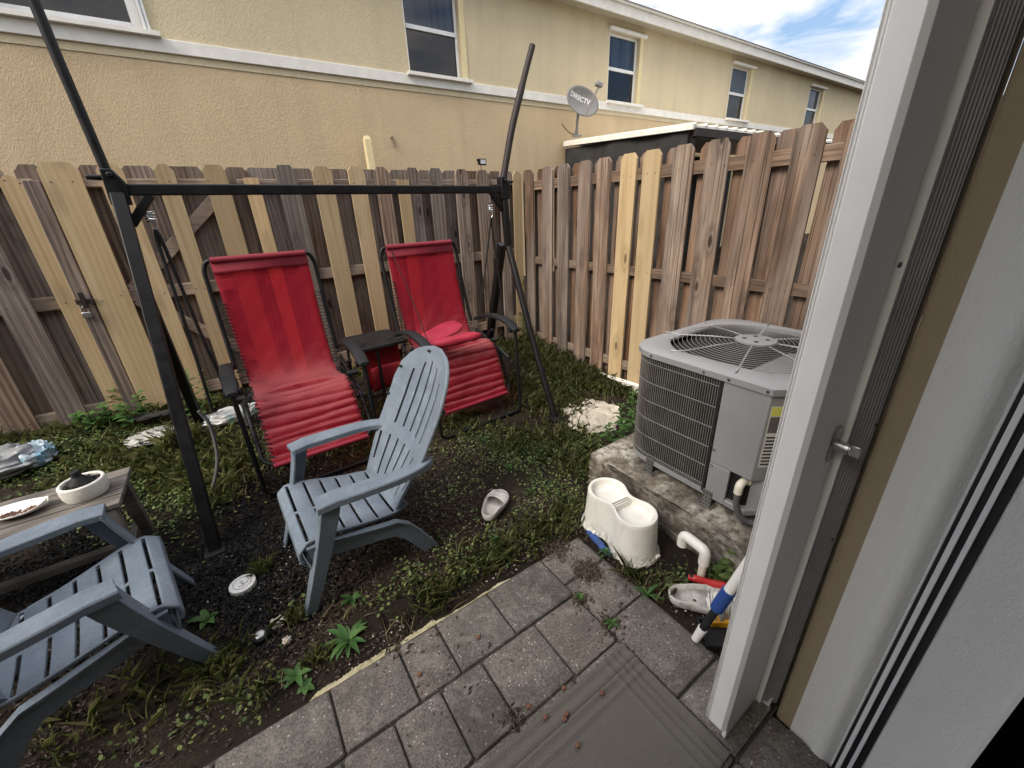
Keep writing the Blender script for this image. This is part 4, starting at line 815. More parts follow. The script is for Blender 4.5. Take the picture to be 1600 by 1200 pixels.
        r.loft(rings); r.build('rear_leg', R_, t, bevel=.0015, seg=1)
    ap = MB(); ap.grid(lambda u, v: (u*.235, .252-.02*u*u+.0*v, .27-.09*v*(1-.55*(1-u*u))), list(np.linspace(-1, 1, 13)), list(np.linspace(0, 1, 5))); ap.build('apron', R_, t, solid=.010)
    for k, v in ((.98, .62), (.93, .80), (.45, .975)):
        c = MB(); p = bf(k, v); c.tube([(p[0]-.003, p[1]+.012, p[2]), (p[0]+.003, p[1]+.022, p[2]+.002)], .007, 10); c.build('rim_plug', M['gasket'], t)
    return t
build_adirondack('blue grey slatted garden chair standing alone in the middle of the yard facing left', (.215, 1.725, 0), rad(90+2))
build_adirondack('blue grey slatted garden chair cut off by the bottom left corner beside the grey table', (-.715, 1.665, 0), rad(-90+11))
# ------------------------------------------------------------------ air conditioner on its slab
def build_slab():
    mb = MB(); r = random.Random(9)
    import mathutils
    def nz_(p): return mathutils.noise.noise(Vector(p)*9)*.012+mathutils.noise.noise(Vector(p)*28)*.006
    U = np.linspace(0, 1, 34); V = np.linspace(0, 1, 40)
    x0, x1, y0, y1, z1 = 1.48, 2.62, .2, 1.41, .2
    def top(u, v): p = (x0+(x1-x0)*u, y0+(y1-y0)*v, z1); return (p[0], p[1], p[2]+nz_(p)*.6-.02*(u < .01 or v > .99))
    mb.grid(top, list(U), list(V))
    def fr(u, v): p = (x0, y0+(y1-y0)*u, z1*v-.04*(1-v)); k = (v-1)*(1-v); return (p[0]-.01*(1-v)+nz_((p[0]+3, p[1], p[2])), p[1]-.02*(v > .99)*(u > .99), p[2]-.02*(v > .99))
    mb.grid(fr, list(V), list(np.linspace(0, 1, 10)))
    def sd_(u, v): p = (x0+(x1-x0)*u, y1, z1*v-.04*(1-v)); return (p[0], p[1]+nz_(p), p[2]-.02*(v > .99))
    mb.grid(sd_, list(U), list(np.linspace(0, 1, 10)))
    o = mb.build('concrete_slab', M['slab'], sharp=60); tag(o, 'thick rough mossy concrete slab carrying the grey air conditioner', 'slab')
build_slab()
def build_ac():
    cx, cy = 1.995, .868; zb, zt = .245, .822
    t = thing('air_conditioner', 'grey outdoor air conditioner with a round fan grille standing on the concrete slab', 'air conditioner', (cx, cy, .2), rad(-1.0))
    hx, hy = .428, .405; Z = -.2
    def outline(ins=0, ch=.16, rr=.17, n=8):
        P = []; a, b = hx-ins, hy-ins
        # counter clockwise from the front(-x)/house(-y) chamfer
        P += [(-a, -b+ch*.72), (-a+ch, -b)]
        for sx, sy, a0 in ((1, -1, -90), (1, 1, 0), (-1, 1, 90)):
            for k in range(n+1): q = rad(a0+90*k/n); P.append((sx*(a-rr)+rr*math.cos(q), sy*(b-rr)+rr*math.sin(q)))
        return P
    # base pan
    m = MB(); m.prism(outline(.004), zb+Z, zb+Z+.03); m.build('base_pan', M['ac_paint'], t, bevel=.004)
    # coil behind the guard (everything but the service corner)
    m = MB(); m.prism(outline(.028), zb+Z+.03, zt+Z-.003); m.build('coil', M['coil'], t)
    # guard wires: path from the panel edge along the front, round the corner, along the far side and the fence side
    O = outline(.004); path = [Vector((-hx+.004, -.10, 0))]
    pts = O[2:][::-1]; path += [Vector((x, y, 0)) for x, y in pts]
    pl = [0]
    for a, b in zip(path[:-1], path[1:]): pl.append(pl[-1]+(b-a).length)
    def pa(s):
        for i in range(len(pl)-1):
            if pl[i+1] >= s: k = (s-pl[i])/max(1e-9, pl[i+1]-pl[i]); return path[i].lerp(path[i+1], k)
        return path[-1]
    g = MB(); s = .012
    while s < 1.45:
        p = pa(s); g.beam((p.x, p.y, zb+Z+.03), (p.x, p.y, zt+Z), .0042, .0042, (0, 1, 0)); s += .0112
    g.build('guard_louvres', M['ac_dark'], t)
    for k in range(6):
        z = zb+Z+.055+k*.098; g = MB(); g.tube([(q.x*1.006, q.y*1.006, z) for q in [pa(x) for x in np.linspace(0, 1.45, 50)]], .0015, 6); g.build('guard_wire', M['ac_wire'], t)
    g = MB(); g.box((-hx-.002, -.106, zb+Z+.02), (-hx+.025, -.090, zt+Z-.004)); g.build('guard_edge', M['coil'], t, bevel=.003)
    # service panel and chamfer box
    a, b = hx, hy; ch = .16
    m = MB(); m.prism([(-a+.0005, -.107), (-a+.0005, -b+ch*.72), (-a+ch, -b), (.12, -b), (.12, -.107)], .43+Z, zt+Z-.002); m.build('service_panel', M['ac_paint'], t, bevel=.004)
    m = MB(); m.prism([(-a+.002, -.107), (-a+.002, -.20), (-a+.02, -.20), (-a+.02, -.107)], zb+Z+.002, .428+Z); m.build('lower_panel', M['ac_paint'], t, bevel=.003)
    m = MB(); m.prism([(-a+.045, -.2005), (-a+.045, -b+.085), (-a+.13, -b+.01), (.10, -b+.01), (.10, -.2005)], zb+Z+.002, .428+Z); m.build('valve_panel', M['ac_paint'], t, bevel=.003)
    m = MB(); m.box((-a+.03, -b+.10, zb+Z-.0), (-a+.12, -.2, zb+Z+.012)); m.build('valve_shelf', M['ac_paint'], t)
    # top lid with the fan opening
    L1, L0 = outline(-.008), outline(.012); n = len(L1); R0 = .378; fc = (.0, .0)
    def circ(r, z):
        out = []
        for x, y in L1: q = math.atan2(y-fc[1], x-fc[0]); out.append((fc[0]+r*math.cos(q), fc[1]+r*math.sin(q), z))
        return out
    m = MB(); m.loft([[(x, y, zt+Z) for x, y in L1], [(x, y, zt+Z+.026) for x, y in L1], [(x, y, zt+Z+.034) for x, y in L0], circ(R0+.02, zt+Z+.038), circ(R0, zt+Z+.032), circ(R0-.002, zt+Z+.022)], False, False); m.build('lid', M['ac_paint'], t, sharp=28)
    m = MB(); m.lathe([(R0-.002, zt+Z-.2), (R0-.003, zt+Z+.0215)], (0, 0, 0), 48, True, False); m.build('fan_well', M['coil'], t)
    f = MB()
    for k in range(4):
        q0 = k*math.pi/2+.4
        f.grid(lambda u, v: ((.05+.26*v)*math.cos(q0+u*(.95-.2*v)), (.05+.26*v)*math.sin(q0+u*(.95-.2*v)), zt+Z-.09+.045*u), list(np.linspace(0, 1, 8)), list(np.linspace(0, 1, 6)))
    f.build('fan', M['fan'], t, solid=.003)
    zr = lambda r: zt+Z+.034+.026*(1-(r/R0)**2)
    g = MB(); rg = MB(); N = 64
    for i in range(15):
        r = .095+(R0-.09)*i/14; rg.tube([(r*math.cos(x), r*math.sin(x), zr(r)) for x in np.linspace(0, 2*math.pi, N, endpoint=False)], .0014, 5, True)
    for k in range(8):
        q = k*math.pi/4+.32; g.tube([(r*math.cos(q), r*math.sin(q), zr(r)-.003) for r in (.06, .2, R0-.03)]+[((R0+.045)*math.cos(q), (R0+.045)*math.sin(q), zt+Z+.040)], .0042, 6)
    rg.build('fan_grille', M['ac_wire'], t, sharp=0); g.build('grille_spokes', M['ac_spoke'], t, sharp=0)
    h = MB(); h.lathe([(.088, zr(.09)-.004), (.088, zr(.09)+.004), (.080, zr(.0)+.004), (.002, zr(0)+.006)], (0, 0, 0), 32); hb = h.build('hub_plate', M['ac_paint'], t)
    for k in range(4):
        q = k*math.pi/2+.5; h = MB(); h.lathe([(.010, zr(0)+.0045), (.0101, zr(0)+.0062), (.0005, zr(0)+.0064)], (.048*math.cos(q), .048*math.sin(q), 0), 12); h.build('hub_hole', M['gasket'], hb)
    for k, (y, z) in enumerate(((-.02, zt+Z+.014), (-.13, zt+Z+.014), (-.28, zt+Z+.014), (.25, zt+Z+.014))): q = MB(); q.tube([(-hx-.008, y, z), (-hx-.012, y, z)], .006, 8); q.build('screw', M['steel'], t)
    for y, z in ((-.118, .50+Z), (-.118, .415+Z)): q = MB(); q.tube([(-hx-.0, y, z), (-hx-.006, y, z)], .006, 8); q.build('screw', M['steel'], t)
    # label on the chamfer face
    p0 = Vector((-a, -b+ch*.72, 0)); p1 = Vector((-a+ch, -b, 0)); d = (p1-p0).normalized(); nn = Vector((d.y, -d.x, 0)); 
    if nn.x > 0: nn = -nn
    def plate(nm, u0, u1, z0, z1, mat, off, par=None):
        m = MB(); vs = []
        for o in (off, off+.0006):
            for u, z in ((u0, z0), (u1, z0), (u1, z1), (u0, z1)): q = p0+d*u+nn*o; vs.append((q.x, q.y, z+Z))
        m.add(vs, [(3, 2, 1, 0), (4, 5, 6, 7), (0, 1, 5, 4), (1, 2, 6, 5), (2, 3, 7, 6), (3, 0, 4, 7)]); return m.build(nm, mat, par or t)
    lb = plate('warning_label', .012, .098, .50, .775, M['label'], .0008)
    plate('yellow_patch', .014, .096, .735, .772, M['label_yellow'], .0016, lb); plate('pictogram', .016, .094, .66, .73, M['ac_dark'], .0016, lb)
    for k in range(9): plate('text_line', .018, .092-.012*(k % 3), .512+k*.0155, .519+k*.0155, M['ink'], .0016, lb)
    # feet
    for y in (.20, -.125):
        q = MB(); q.box((-hx-.022, y-.035, .0), (-hx+.02, y+.035, .006)); q.box((-hx-.004, y-.022, .006), (-hx-.001, y+.022, .085)); fo = q.build('foot_bracket', M['ac_dark'], t, bevel=.0015)
        for dy in (-.018, .014): q = MB(); q.lathe([(.009, .006), (.009, .012), (.001, .013)], (-hx-.014, y+dy, 0), 8); q.build('bolt_head', M['chrome'], fo)
        for i in range(9): q = MB(); q.tube([(-hx-.0042, y-.016+.016*(i % 3), .025+.022*(i//3)), (-hx-.0049, y-.016+.016*(i % 3), .025+.022*(i//3))], .004, 8); q.build('slot', M['gasket'], fo)
    c = Vector((-a-.0, -.255, .20))
    q = MB(); q.tube([(c.x+.06, c.y, c.z), (c.x+.035, c.y, c.z)], .024, 14); q.tube(round_path([(c.x+.035, c.y, c.z), (c.x-.012, c.y, c.z), (c.x-.012, c.y, c.z-.045)], .025), .017, 12); q.build('conduit_elbow', M['pvc'], t)
    q = MB(); q.tube(smooth_path([(c.x-.012, c.y, c.z-.03), (c.x-.016, c.y-.005, c.z-.10), (c.x+.0, c.y-.03, c.z-.16), (c.x+.04, c.y-.09, c.z-.185), (c.x+.12, -.60, c.z-.18)], 8), .0125, 12); q.build('conduit', M['cable'], t)
build_ac()
# ------------------------------------------------------------------ small things on the ground
def build_stool():
    t = thing('step_stool', 'white hourglass shaped plastic step stool standing between the patio corner and the slab', 'step stool', (1.272, 1.0, 0), rad(-7))
    N = 72
    def outl(sx, sy, z, wz=None):
        P = []
        for k in range(N):
            q = 2*math.pi*k/N; y = .198*math.cos(q); ay = abs(y)
            w = .098*math.sqrt(max(0, 1-((ay-.1)/.0981)**2)) if ay > .1 else .098-.030*math.cos(math.pi*ay/.2)**2
            P.append((math.copysign(w, math.sin(q))*sx if abs(math.sin(q)) > 1e-6 else 0, y*sy, z))
        return P
    m = MB(); m.loft([outl(1.22, 1.10, 0), outl(1.22, 1.10, .008), outl(1.16, 1.07, .014), outl(1.10, 1.045, .035), outl(1.06, 1.02, .07), outl(.985, .975, .19), outl(.985, .975, .205), outl(.955, .96, .213), outl(.86, .91, .214), outl(.80, .88, .209), outl(.79, .875, .196), outl(.74, .85, .180), outl(.6, .78, .174)], True, True)
    m.build('stool_body', M['stool'], t, sharp=50)
    for dy in (-.013, .0, .013): q = MB(); q.box((-.056, dy-.003, .170), (.056, dy+.003, .206)); q.build('waist_ridge', M['white_plastic'], t, bevel=.002)
    for k, (x, y) in enumerate(((-.085, -.155), (.05, -.205), (-.10, .06), (-.085, .155))):
        q = MB(); q.box((x-.012, y-.006, .006), (x+.012, y+.006, .022)); q.build('foot_notch', M['white_plastic'], t, bevel=.003)
build_stool()
def build_pipe():
    t = thing('drain_pipe', 'short white pipe bent like a cane rising from the weeds beside the slab', 'pipe', (1.352, .612, 0))
    q = MB(); q.tube([(0, 0, -.05), (0, 0, .125)], .0165, 14); q.build('riser', M['pvc'], t)
    q = MB(); q.tube(round_path([(0, 0, .09), (0, 0, .158), (.006, .055, .158)], .035, 6), .0225, 16); q.build('elbow', M['white_plastic'], t)
    q = MB(); q.tube(round_path([(.005, .04, .158), (.013, .112, .158), (.013, .112, .098)], .035, 6), .0225, 16); q.build('elbow', M['white_plastic'], t)
build_pipe()
def build_sandal(label, loc, rz, Ls=.25):
    t = thing('slide_sandal', label, 'sandal', loc, rz); N = 48; t.scale = (1, 1.08, .74)   # heel at x=0, toe at x=Ls
    def o(sc, z):
        P = []
        for k in range(N):
            q = 2*math.pi*k/N; u = .5-.5*math.cos(q); w = .041+.015*math.sin((u-.25)*math.pi*1.1)*(u > .25); w *= (1-abs(2*u-1)**4.5)**.5; x = Ls*u
            P.append((Ls/2+(x-Ls/2)*(.5+.5*sc), math.copysign(w*sc, math.sin(q)), z+.012*(1-u)*(z > .02)+.006*math.sin(u*6)*(z > .01)))
        return P
    m = MB(); m.loft([o(.94, 0), o(1.0, .006), o(1.05, .022), o(1.06, .036), o(1.02, .042), o(.92, .034), o(.86, .016)], True, False); m.build('sole', M['sandal'], t, sharp=70); m = MB(); m.loft([o(.87, .018), o(.6, .0165), o(.2, .0165)], False, True); m.build('footbed', M['sandal_bed'], t, sharp=70)
    s = MB()
    def st(u, v): a = math.pi*v; w = .047+.003*math.sin(u*3); return (Ls*(.60+.30*u)+.012*math.cos(a), w*math.cos(a)*1.05, .016+.050*math.sin(a)*(1-.30*u)**1.0)
    s.grid(st, list(np.linspace(0, 1, 6)), list(np.linspace(0, 1, 16))); s.build('strap', M['sandal'], t, solid=.006, soff=0)
build_sandal('dirty white slide sandal lying alone in the dark soil right of the blue chair', (.80, 1.472, .006), rad(37), .232)
build_sandal('dirty white slide sandal lying at the patio edge under the mop handle', (1.158, .632, .004), rad(-44), .26)
def build_red_handle():
    t = thing('hand_tool', 'red plastic tool handle with a hanging hole behind the sandal', 'hand tool', (1.285, .632, .018), rad(-55))
    m = MB(); m.tube(smooth_path([(.0, 0, .02), (.03, 0, .022), (.08, 0, .018), (.13, 0, .02), (.15, 0, .018)], 5), [.012]*4+[.015]*8+[.016]*9, 12); m.build('handle', M['red_plastic'], t)
    m = MB(); m.lathe([(.0085, .0), (.0085, .001)], (.012, 0, .0335), 12); m.build('hang_hole', M['gasket'], t)
    m = MB(); m.tube([(.15, 0, .018), (.22, 0, .012)], .005, 8); m.build('shank', M['steel'], t)
build_red_handle()
def build_mop():
    p = Vector((1.072, .462, .028)); q = Vector((1.145, .400, .345)); d = (q-p).normalized(); Ln = 1.25
    t = thing('mop', 'mop handle with a white tip and blue grip leaning behind the shutter', 'mop', tuple(p))
    def seg(nm, a, b, r, mat, r2=None): m = MB(); m.tube([tuple(d*a), tuple(d*((a+b)/2)), tuple(d*b)], [r, (r+(r2 or r))/2, r2 or r], 14); return m.build(nm, mat, t, bevel=.001)
    seg('tip', 0, .065, .014, M['white_plastic'], .0165); seg('pole', .06, .22, .0135, M['grey_metal']); seg('grip', .17, .265, .022, M['blue_plastic'], .0225); seg('upper_pole', .26, Ln, .0175, M['white_plastic'])
    t2 = thing('scrub_brush', 'yellow backed scrub brush with white bristles standing next to the mop handle', 'brush', (1.215, .44, .02), rad(-38))
    m = MB(); m.prism([(-.05, 0), (.05, 0), (.055, .012), (.05, .032), (-.05, .032), (-.055, .012)], -.02, .02, 'y'); m.build('brush_back', M['yellow_plastic'], t2, bevel=.006, seg=3)
    m = MB(); r = random.Random(2)
    for i in range(70): x, y = r.uniform(-.048, .048), r.uniform(-.016, .016); m.beam((x, y, .03), (x*1.25, y*1.4+.03, .10+r.uniform(-.01, .01)), .0035, .0035, (0, 1, 0))
    b = m.build('bristles', M['white_plastic'], t2, sharp=0); 
    t3 = thing('dust_tray', 'black plastic tray lying under the yellow brush at the patio edge', 'tray', (1.175, .40, .0), rad(-40))
    m = MB(); m.loft([[(-.09, -.05, .022), (.09, -.05, .022), (.09, .05, .022), (-.09, .05, .022)], [(-.095, -.055, .05), (.095, -.055, .05), (.095, .055, .05), (-.095, .055, .05)], [(-.088, -.048, .05), (.088, -.048, .05), (.088, .048, .05), (-.088, .048, .05)], [(-.085, -.045, .026), (.085, -.045, .026), (.085, .045, .026), (-.085, .045, .026)]]); m.build('tray', M['black_plastic'], t3)
build_mop()
def blob(name, label, cat, loc, rz, size, mat, seed, amp=.18, freq=3, parts=None):
    import mathutils
    mb = MB(); nu, nv = 40, 22; rings = []
    for j in range(nv):
        b_ = -math.pi/2+math.pi*(j+.5)/nv; ring = []
        for i in range(nu):
            a = 2*math.pi*i/nu; c = (abs(math.cos(a))**.7*math.copysign(1, math.cos(a))*abs(math.cos(b_))**.6, abs(math.sin(a))**.7*math.copysign(1, math.sin(a))*abs(math.cos(b_))**.6, math.sin(b_))
            k = 1+amp*mathutils.noise.noise(Vector(c)*freq+Vector((seed, 0, 0)))+amp*.6*abs(mathutils.noise.noise(Vector(c)*freq*2.6+Vector((seed, 5, 0))))-amp*.3
            ring.append((c[0]*size[0]*k, c[1]*size[1]*k, max(-.01, (c[2]*.5+.45)*size[2]*k)))
        rings.append(ring)
    mb.loft(rings); o = mb.build(name, mat, sharp=70); o.location = loc; o.rotation_euler = (0, 0, rz); return tag(o, label, cat) if label else o
b1 = gp(25, 742); t = thing('plastic_sack', 'crumpled grey plastic sack with a blue printed end by the left fence', 'sack', tuple(b1+np.array([-.12, .05, 0])), rad(8))
o = blob('sack_body', None, None, (0, 0, 0), 0, (.24, .13, .15), M['bag_grey'], 3, .28, 3.2); o.parent = t
o = blob('printed_end', None, None, (.19, .01, 0), rad(15), (.085, .11, .135), M['bag_blue'], 8, .3, 3.4); o.parent = t
blob('soil_sack', 'flattened white sack half sunk in grass under a black cloth scrap at the gate', 'sack', tuple(gp(240, 690)), rad(4), (.13, .09, .07), M['bag_white'], 5, .25)
blob('black_cloth', 'scrap of black cloth lying on the white sack at the rear fence', 'cloth', tuple(gp(238, 668)+np.array([.02, .05, .055])), rad(-6), (.13, .05, .025), M['screen_dark'], 6, .3)
blob('printed_sack', 'white and teal printed sack lying behind the leg of the left recliner', 'sack', tuple(gp(370, 662)+np.array([.02, .06, 0])), rad(3), (.20, .075, .10), M['bag_teal'], 7, .22)
blob('plastic_scrap', 'bright blue plastic scrap peeking out beside the white step stool', 'scrap', (1.155, 1.02, -.005), rad(-10), (.018, .10, .018), M['blue_plastic'], 2, .2)
def rock(label, p, size, seed, rz=0, name='concrete_chunk', mat=None, cat='rubble'): blob(name, label, cat, p, rz, size, mat or M['rubble'], seed, .35, 2.2)
p = gp(930, 652); rock('large pale broken concrete slab half buried beside the air conditioner', (p[0]+.02, p[1]+.02, -.05), (.25, .19, .085), 11, rad(25))
p = gp(893, 640); rock('smaller brownish concrete chunk beside the foot of the swing leg', (p[0], p[1], -.02), (.085, .075, .06), 14, rad(10))
p = gp(437, 975); rock('small pale stone beside the front leg of the lone blue chair', (p[0], p[1], -.005), (.030, .022, .035), 15, 0, 'stone', None, 'stone')
p = gp(449, 1002); rock('tiny pale stone between the round ground light and the dandelion weed', (p[0], p[1], -.004), (.016, .013, .022), 17, 0, 'stone', None, 'stone')
p = gp(718, 680); rock('lone pale stone right of the blue chair back', (p[0], p[1], -.004), (.03, .025, .03), 19, 0, 'stone', None, 'stone')
def build_caps():
    p = gp(380, 915); t = thing('cleanout_cap', 'round white drain cap set in the black mulch', 'drain cap', (p[0], p[1], .004), rad(20))
    m = MB(); m.lathe([(.052, -.01), (.052, .010), (.048, .013), (.001, .013)], n=32); m.build('cap', M['white_plastic'], t)
    m = MB(); m.lathe([(.037, .0131), (.037, .0150), (.033, .0150), (.033, .0131)], n=32, cap0=False, cap1=False); m.build('raised_ring', M['ac_light'], t)
    m = MB(); m.box((-.004, -.012, .013), (.004, .012, .019)); m.tube([(.020*math.cos(a), .020*math.sin(a), .014) for a in np.linspace(rad(200), rad(340), 14)], .0025, 6); m.build('raised_mark', M['ac_light'], t)
    p = gp(408, 996); t = thing('ground_light', 'small round black solar ground light at the edge of the mulch', 'garden light', (p[0], p[1], .0)); 
    m = MB(); m.lathe([(.030, -.01), (.031, .014), (.027, .018), (.019, .018)], n=28); m.build('rim', M['black_plastic'], t)
    m = MB(); m.lathe([(.0185, .0181), (.016, .0205), (.014, .0205), (.0135, .0185)], n=24, cap0=False, cap1=False); m.build('ring', M['steel'], t)
    m = MB(); m.lathe([(.0135, .0182), (.006, .0195), (.0005, .0195)], n=20, cap0=False); m.build('lens', M['lamp_face'], t)
build_caps()
def build_table():
    X0, X1, Y0, Y1, zt = -1.75, -.592, 2.055, 2.385, .452; g0 = .03
    t = thing('garden_table', 'weathered grey slatted low table beside the cut off blue chair', 'table', (-1.2, 2.22, g0))
    def L(mb): mb.v = [(x+1.2, y-2.22, z-g0) for x, y, z in mb.v]; return mb
    n = 4; w = (Y1-Y0)/n
    m = MB()
    for i in range(n): m.box((X0, Y0+i*w+.0025, zt-.022), (X1, Y0+(i+1)*w-.0025, zt))
    m.box((X0+.08, Y0+.02, zt-.06), (X0+.12, Y1-.02, zt-.0225)); m.box((X1-.10, Y0+.02, zt-.06), (X1-.06, Y1-.02, zt-.0225)); L(m).build('table_top', M['w_table'], t, bevel=.003)
    for x in (X0+.05, X1-.045):
        for y, dy in ((Y0+.03, -.02), (Y1-.035, .03)): m = MB(); m.beam((x, y, zt-.023), (x-.0, y+dy, g0-.01), .045, .045, (1, 0, 0)); L(m).build('leg', M['w_table'], t, bevel=.003)
        m = MB(); m.beam((x-.03, Y0+.0, .13), (x-.03, Y1, .13), .03, .045); L(m).build('stretcher', M['w_table'], t, bevel=.003)
    m = MB(); m.beam((X0+.05, (Y0+Y1)/2, .15), (X1-.06, (Y0+Y1)/2, .15), .045, .03); L(m).build('long_stretcher', M['w_table'], t, bevel=.003)
    # bowl, cone, charcoal
    b = thing('fire_bowl', 'round white tabletop bowl filled with charcoal and a black cone lid on the grey table', 'bowl', (-.712, 2.215, zt), 0, None, .83); b.scale = (.83, .83, 1.02)
    m = MB(); m.lathe([(.070, 0), (.083, .004), (.090, .02), (.092, .045), (.090, .066), (.086, .070), (.078, .070), (.074, .066), (.074, .045), (.002, .043)], n=44); m.build('bowl', M['concrete_bowl'], b)
    m = MB(); r = random.Random(4)
    import mathutils
    for i in range(150):
        q, rr = r.uniform(0, 6.28), .070*math.sqrt(r.random()); s_ = r.uniform(.005, .010); c = Vector((rr*math.cos(q), rr*math.sin(q), .055+r.uniform(-.004, .006)))
        m.add([c+Vector((s_*r.uniform(.5, 1), 0, 0)), c-Vector((s_*r.uniform(.5, 1), 0, 0)), c+Vector((0, s_, 0)), c-Vector((0, s_, 0)), c+Vector((0, 0, s_)), c-Vector((0, 0, s_))], [(0, 2, 4), (2, 1, 4), (1, 3, 4), (3, 0, 4), (2, 0, 5), (1, 2, 5), (3, 1, 5), (0, 3, 5)])
    m.build('charcoal', M['charcoal'], b, sharp=1)
    m = MB(); m.lathe([(.052, .056), (.048, .062), (.024, .082), (.0195, .088), (.0195, .108), (.017, .110), (.001, .110)], (-.012, .022, 0), 28); m.build('cone_lid', M['black_plastic'], b)
    p = thing('food_tray', 'boat shaped white paper tray with food scraps on the grey table', 'tray', (-.915, 2.215, zt+.001), rad(-8))
    m = MB(); nu, nv = 24, 7
    def tr(u, v):
        w = .043*(1-abs(u)**2.6)+.004; rise = .026*v*v+.022*abs(u)**4; return (u*.092*(1+.08*v*v), (w*(.55 if abs(v) < .5 else 1))*v*1.25, rise+.001)
    m.grid(tr, list(np.linspace(-1, 1, nu)), list(np.linspace(-1, 1, nv))); m.build('paper_tray', M['paper'], p, solid=.002, soff=1)
    m = MB()
    for i in range(60):
        c = Vector((r.uniform(-.055, .06), r.uniform(-.016, .016), .006+r.random()*.008)); s_ = r.uniform(.004, .010)
        m.add([c+Vector((s_, 0, 0)), c-Vector((s_*.7, 0, 0)), c+Vector((0, s_, 0)), c-Vector((0, s_*.8, 0)), c+Vector((0, 0, s_*.8)), c-Vector((0, 0, s_*.5))], [(0, 2, 4), (2, 1, 4), (1, 3, 4), (3, 0, 4), (2, 0, 5), (1, 2, 5), (3, 1, 5), (0, 3, 5)])
    m.build('food_scraps', M['food'], p, sharp=1)
build_table()
def build_mat():
    m = MB(); X0, X1, Y0, Y1 = -.30, .852, .205, .612
    import mathutils
    def fn(x, y):
        z = .026+.0022*mathutils.noise.noise(Vector((x*6, y*6, 1)))
        for e in (.012, .050, .075, .105):
            for d_ in (X1-x, Y1-y): 
                if abs(d_-e) < .0075: z += .0055
        if x > X1-.004 or y > Y1-.004: z = .018
        return (x, y, z)
    m.grid(fn, list(np.arange(X0, X1+.001, .0064)), list(np.arange(Y0, Y1+.001, .00636))); tag(m.build('doormat', M['mat'], sharp=60, solid=.004, soff=-1), 'worn grey brown woven doormat with a ridged border lying on the patio', 'doormat')
    ks = [(881, 1074), (826, 1102), (852, 1122), (885, 1117), (882, 1125), (940, 1084), (902, 1166), (747, 994), (655, 1052)]
    proto = None
    for i, (px, py) in enumerate(ks):
        r = ray(px, py); z = .030; p = np.array([0, 0, H])+(z-H)/r[2]*r; on = p[0] < .852 and p[1] < .612
        if proto is None:
            q = MB(); q.lathe([(.004, -.005), (.0075, -.003), (.0082, .0), (.0075, .003), (.0045, .005), (.0005, .0045)], n=14); o = q.build('kibble', M['kibble']); proto = o
        else: o = proto.copy(); COL.objects.link(o)
        o.location = (p[0], p[1], .036 if on else .0255); o.rotation_euler = (.3*math.sin(i*3), .25*math.cos(i*5), i)
        lb = {7: 'brown kibble pellet lying alone on a paver, farther from the camera', 8: 'brown kibble pellet lying alone on a reddish paver near the pale mortar edge'}.get(i, 'brown round kibble pellet scattered at the edge of the doormat')
        tag(o, lb, 'kibble', 'kibble scattered on the patio')
build_mat()
# ------------------------------------------------------------------ vegetation
def field(n, blobs, seed, strip=None):
    """sample n*density points from gaussian patches given as (px, py, radius, density)"""
    r = np.random.default_rng(seed); out = []
    for px, py, R_, d in blobs:
        c = gp(px, py); k = int(n*d*(R_/.2)**2); q = r.normal(0, R_*.55, (k, 2))+c[:2]; out.append(q)
    if strip is not None: out.append(strip(r))
    P = np.concatenate(out); ok = ~((P[:, 0] < 1.115) & (P[:, 1] < 1.125)) & (P[:, 0] < 2.85) & (P[:, 1] < 3.85) & (P[:, 1] > .2)
    ok &= ~((P[:, 0] > 1.49) & (P[:, 1] < 1.40))
    ok &= ~((np.abs(P[:, 0]-1.272) < .11) & (np.abs(P[:, 1]-1.0) < .20)) & ~(((P[:, 0]-.9)**2+(P[:, 1]-1.54)**2) < .011)
    ok &= ~(((P[:, 0]+.283)**2+(P[:, 1]-1.80)**2) < .0036)
    return P[ok]
GV = np.vectorize(gz)
def blades(name, P, hmin, hmax, w, mat, seed, lean=.5, kind='stuff'):
    r = np.random.default_rng(seed); n = len(P); h = r.uniform(hmin, hmax, n)*r.uniform(.6, 1, n); a = r.uniform(0, 2*np.pi, n); l = h*lean*r.uniform(.2, 1.6, n); wd = w*r.uniform(.6, 1.3, n)
    z = GV(P[:, 0], P[:, 1])-.012; dx, dy = np.cos(a), np.sin(a); sx, sy = -dy*wd/2, dx*wd/2
    def pt(fx, fz, ws): return np.stack([P[:, 0]+dx*l*fx+sx*ws, P[:, 1]+dy*l*fx+sy*ws, z+h*fz], 1)
    droop = np.where(r.random(n) < .3, .72, 1.0)
    V = np.stack([pt(0, 0, 1), pt(0, 0, -1), pt(.35, .6, -.8), np.stack([P[:, 0]+dx*l, P[:, 1]+dy*l, z+h*.98*droop], 1), pt(.35, .6, .8)], 1).reshape(-1, 3)
    o = fast_mesh(name, V, 5, mat); 
    if kind: tag(o, None, None, None, kind)
    return o
def leaves(name, P, hmin, hmax, s0, s1, mat, seed):
    r = np.random.default_rng(seed); n = len(P); z = GV(P[:, 0], P[:, 1])-.01+r.uniform(hmin, hmax, n); a = r.uniform(0, 2*np.pi, n); s = r.uniform(s0, s1, n); t = r.uniform(-.5, .65, n); k = r.uniform(-.35, .35, n)
    d = np.stack([np.cos(a)*np.cos(t), np.sin(a)*np.cos(t), np.sin(t)], 1)*s[:, None]; e = np.stack([-np.sin(a), np.cos(a), k], 1)*s[:, None]*.42; c = np.stack([P[:, 0], P[:, 1], z], 1)
    V = np.stack([c, c+d*.35+e*.85, c+d*.75+e*.7, c+d, c+d*.75-e*.7, c+d*.35-e*.85], 1)
    V[:, 3, 2] -= s*.12; return tag(fast_mesh(name, V.reshape(-1, 3), 6, mat), None, None, None, 'stuff')
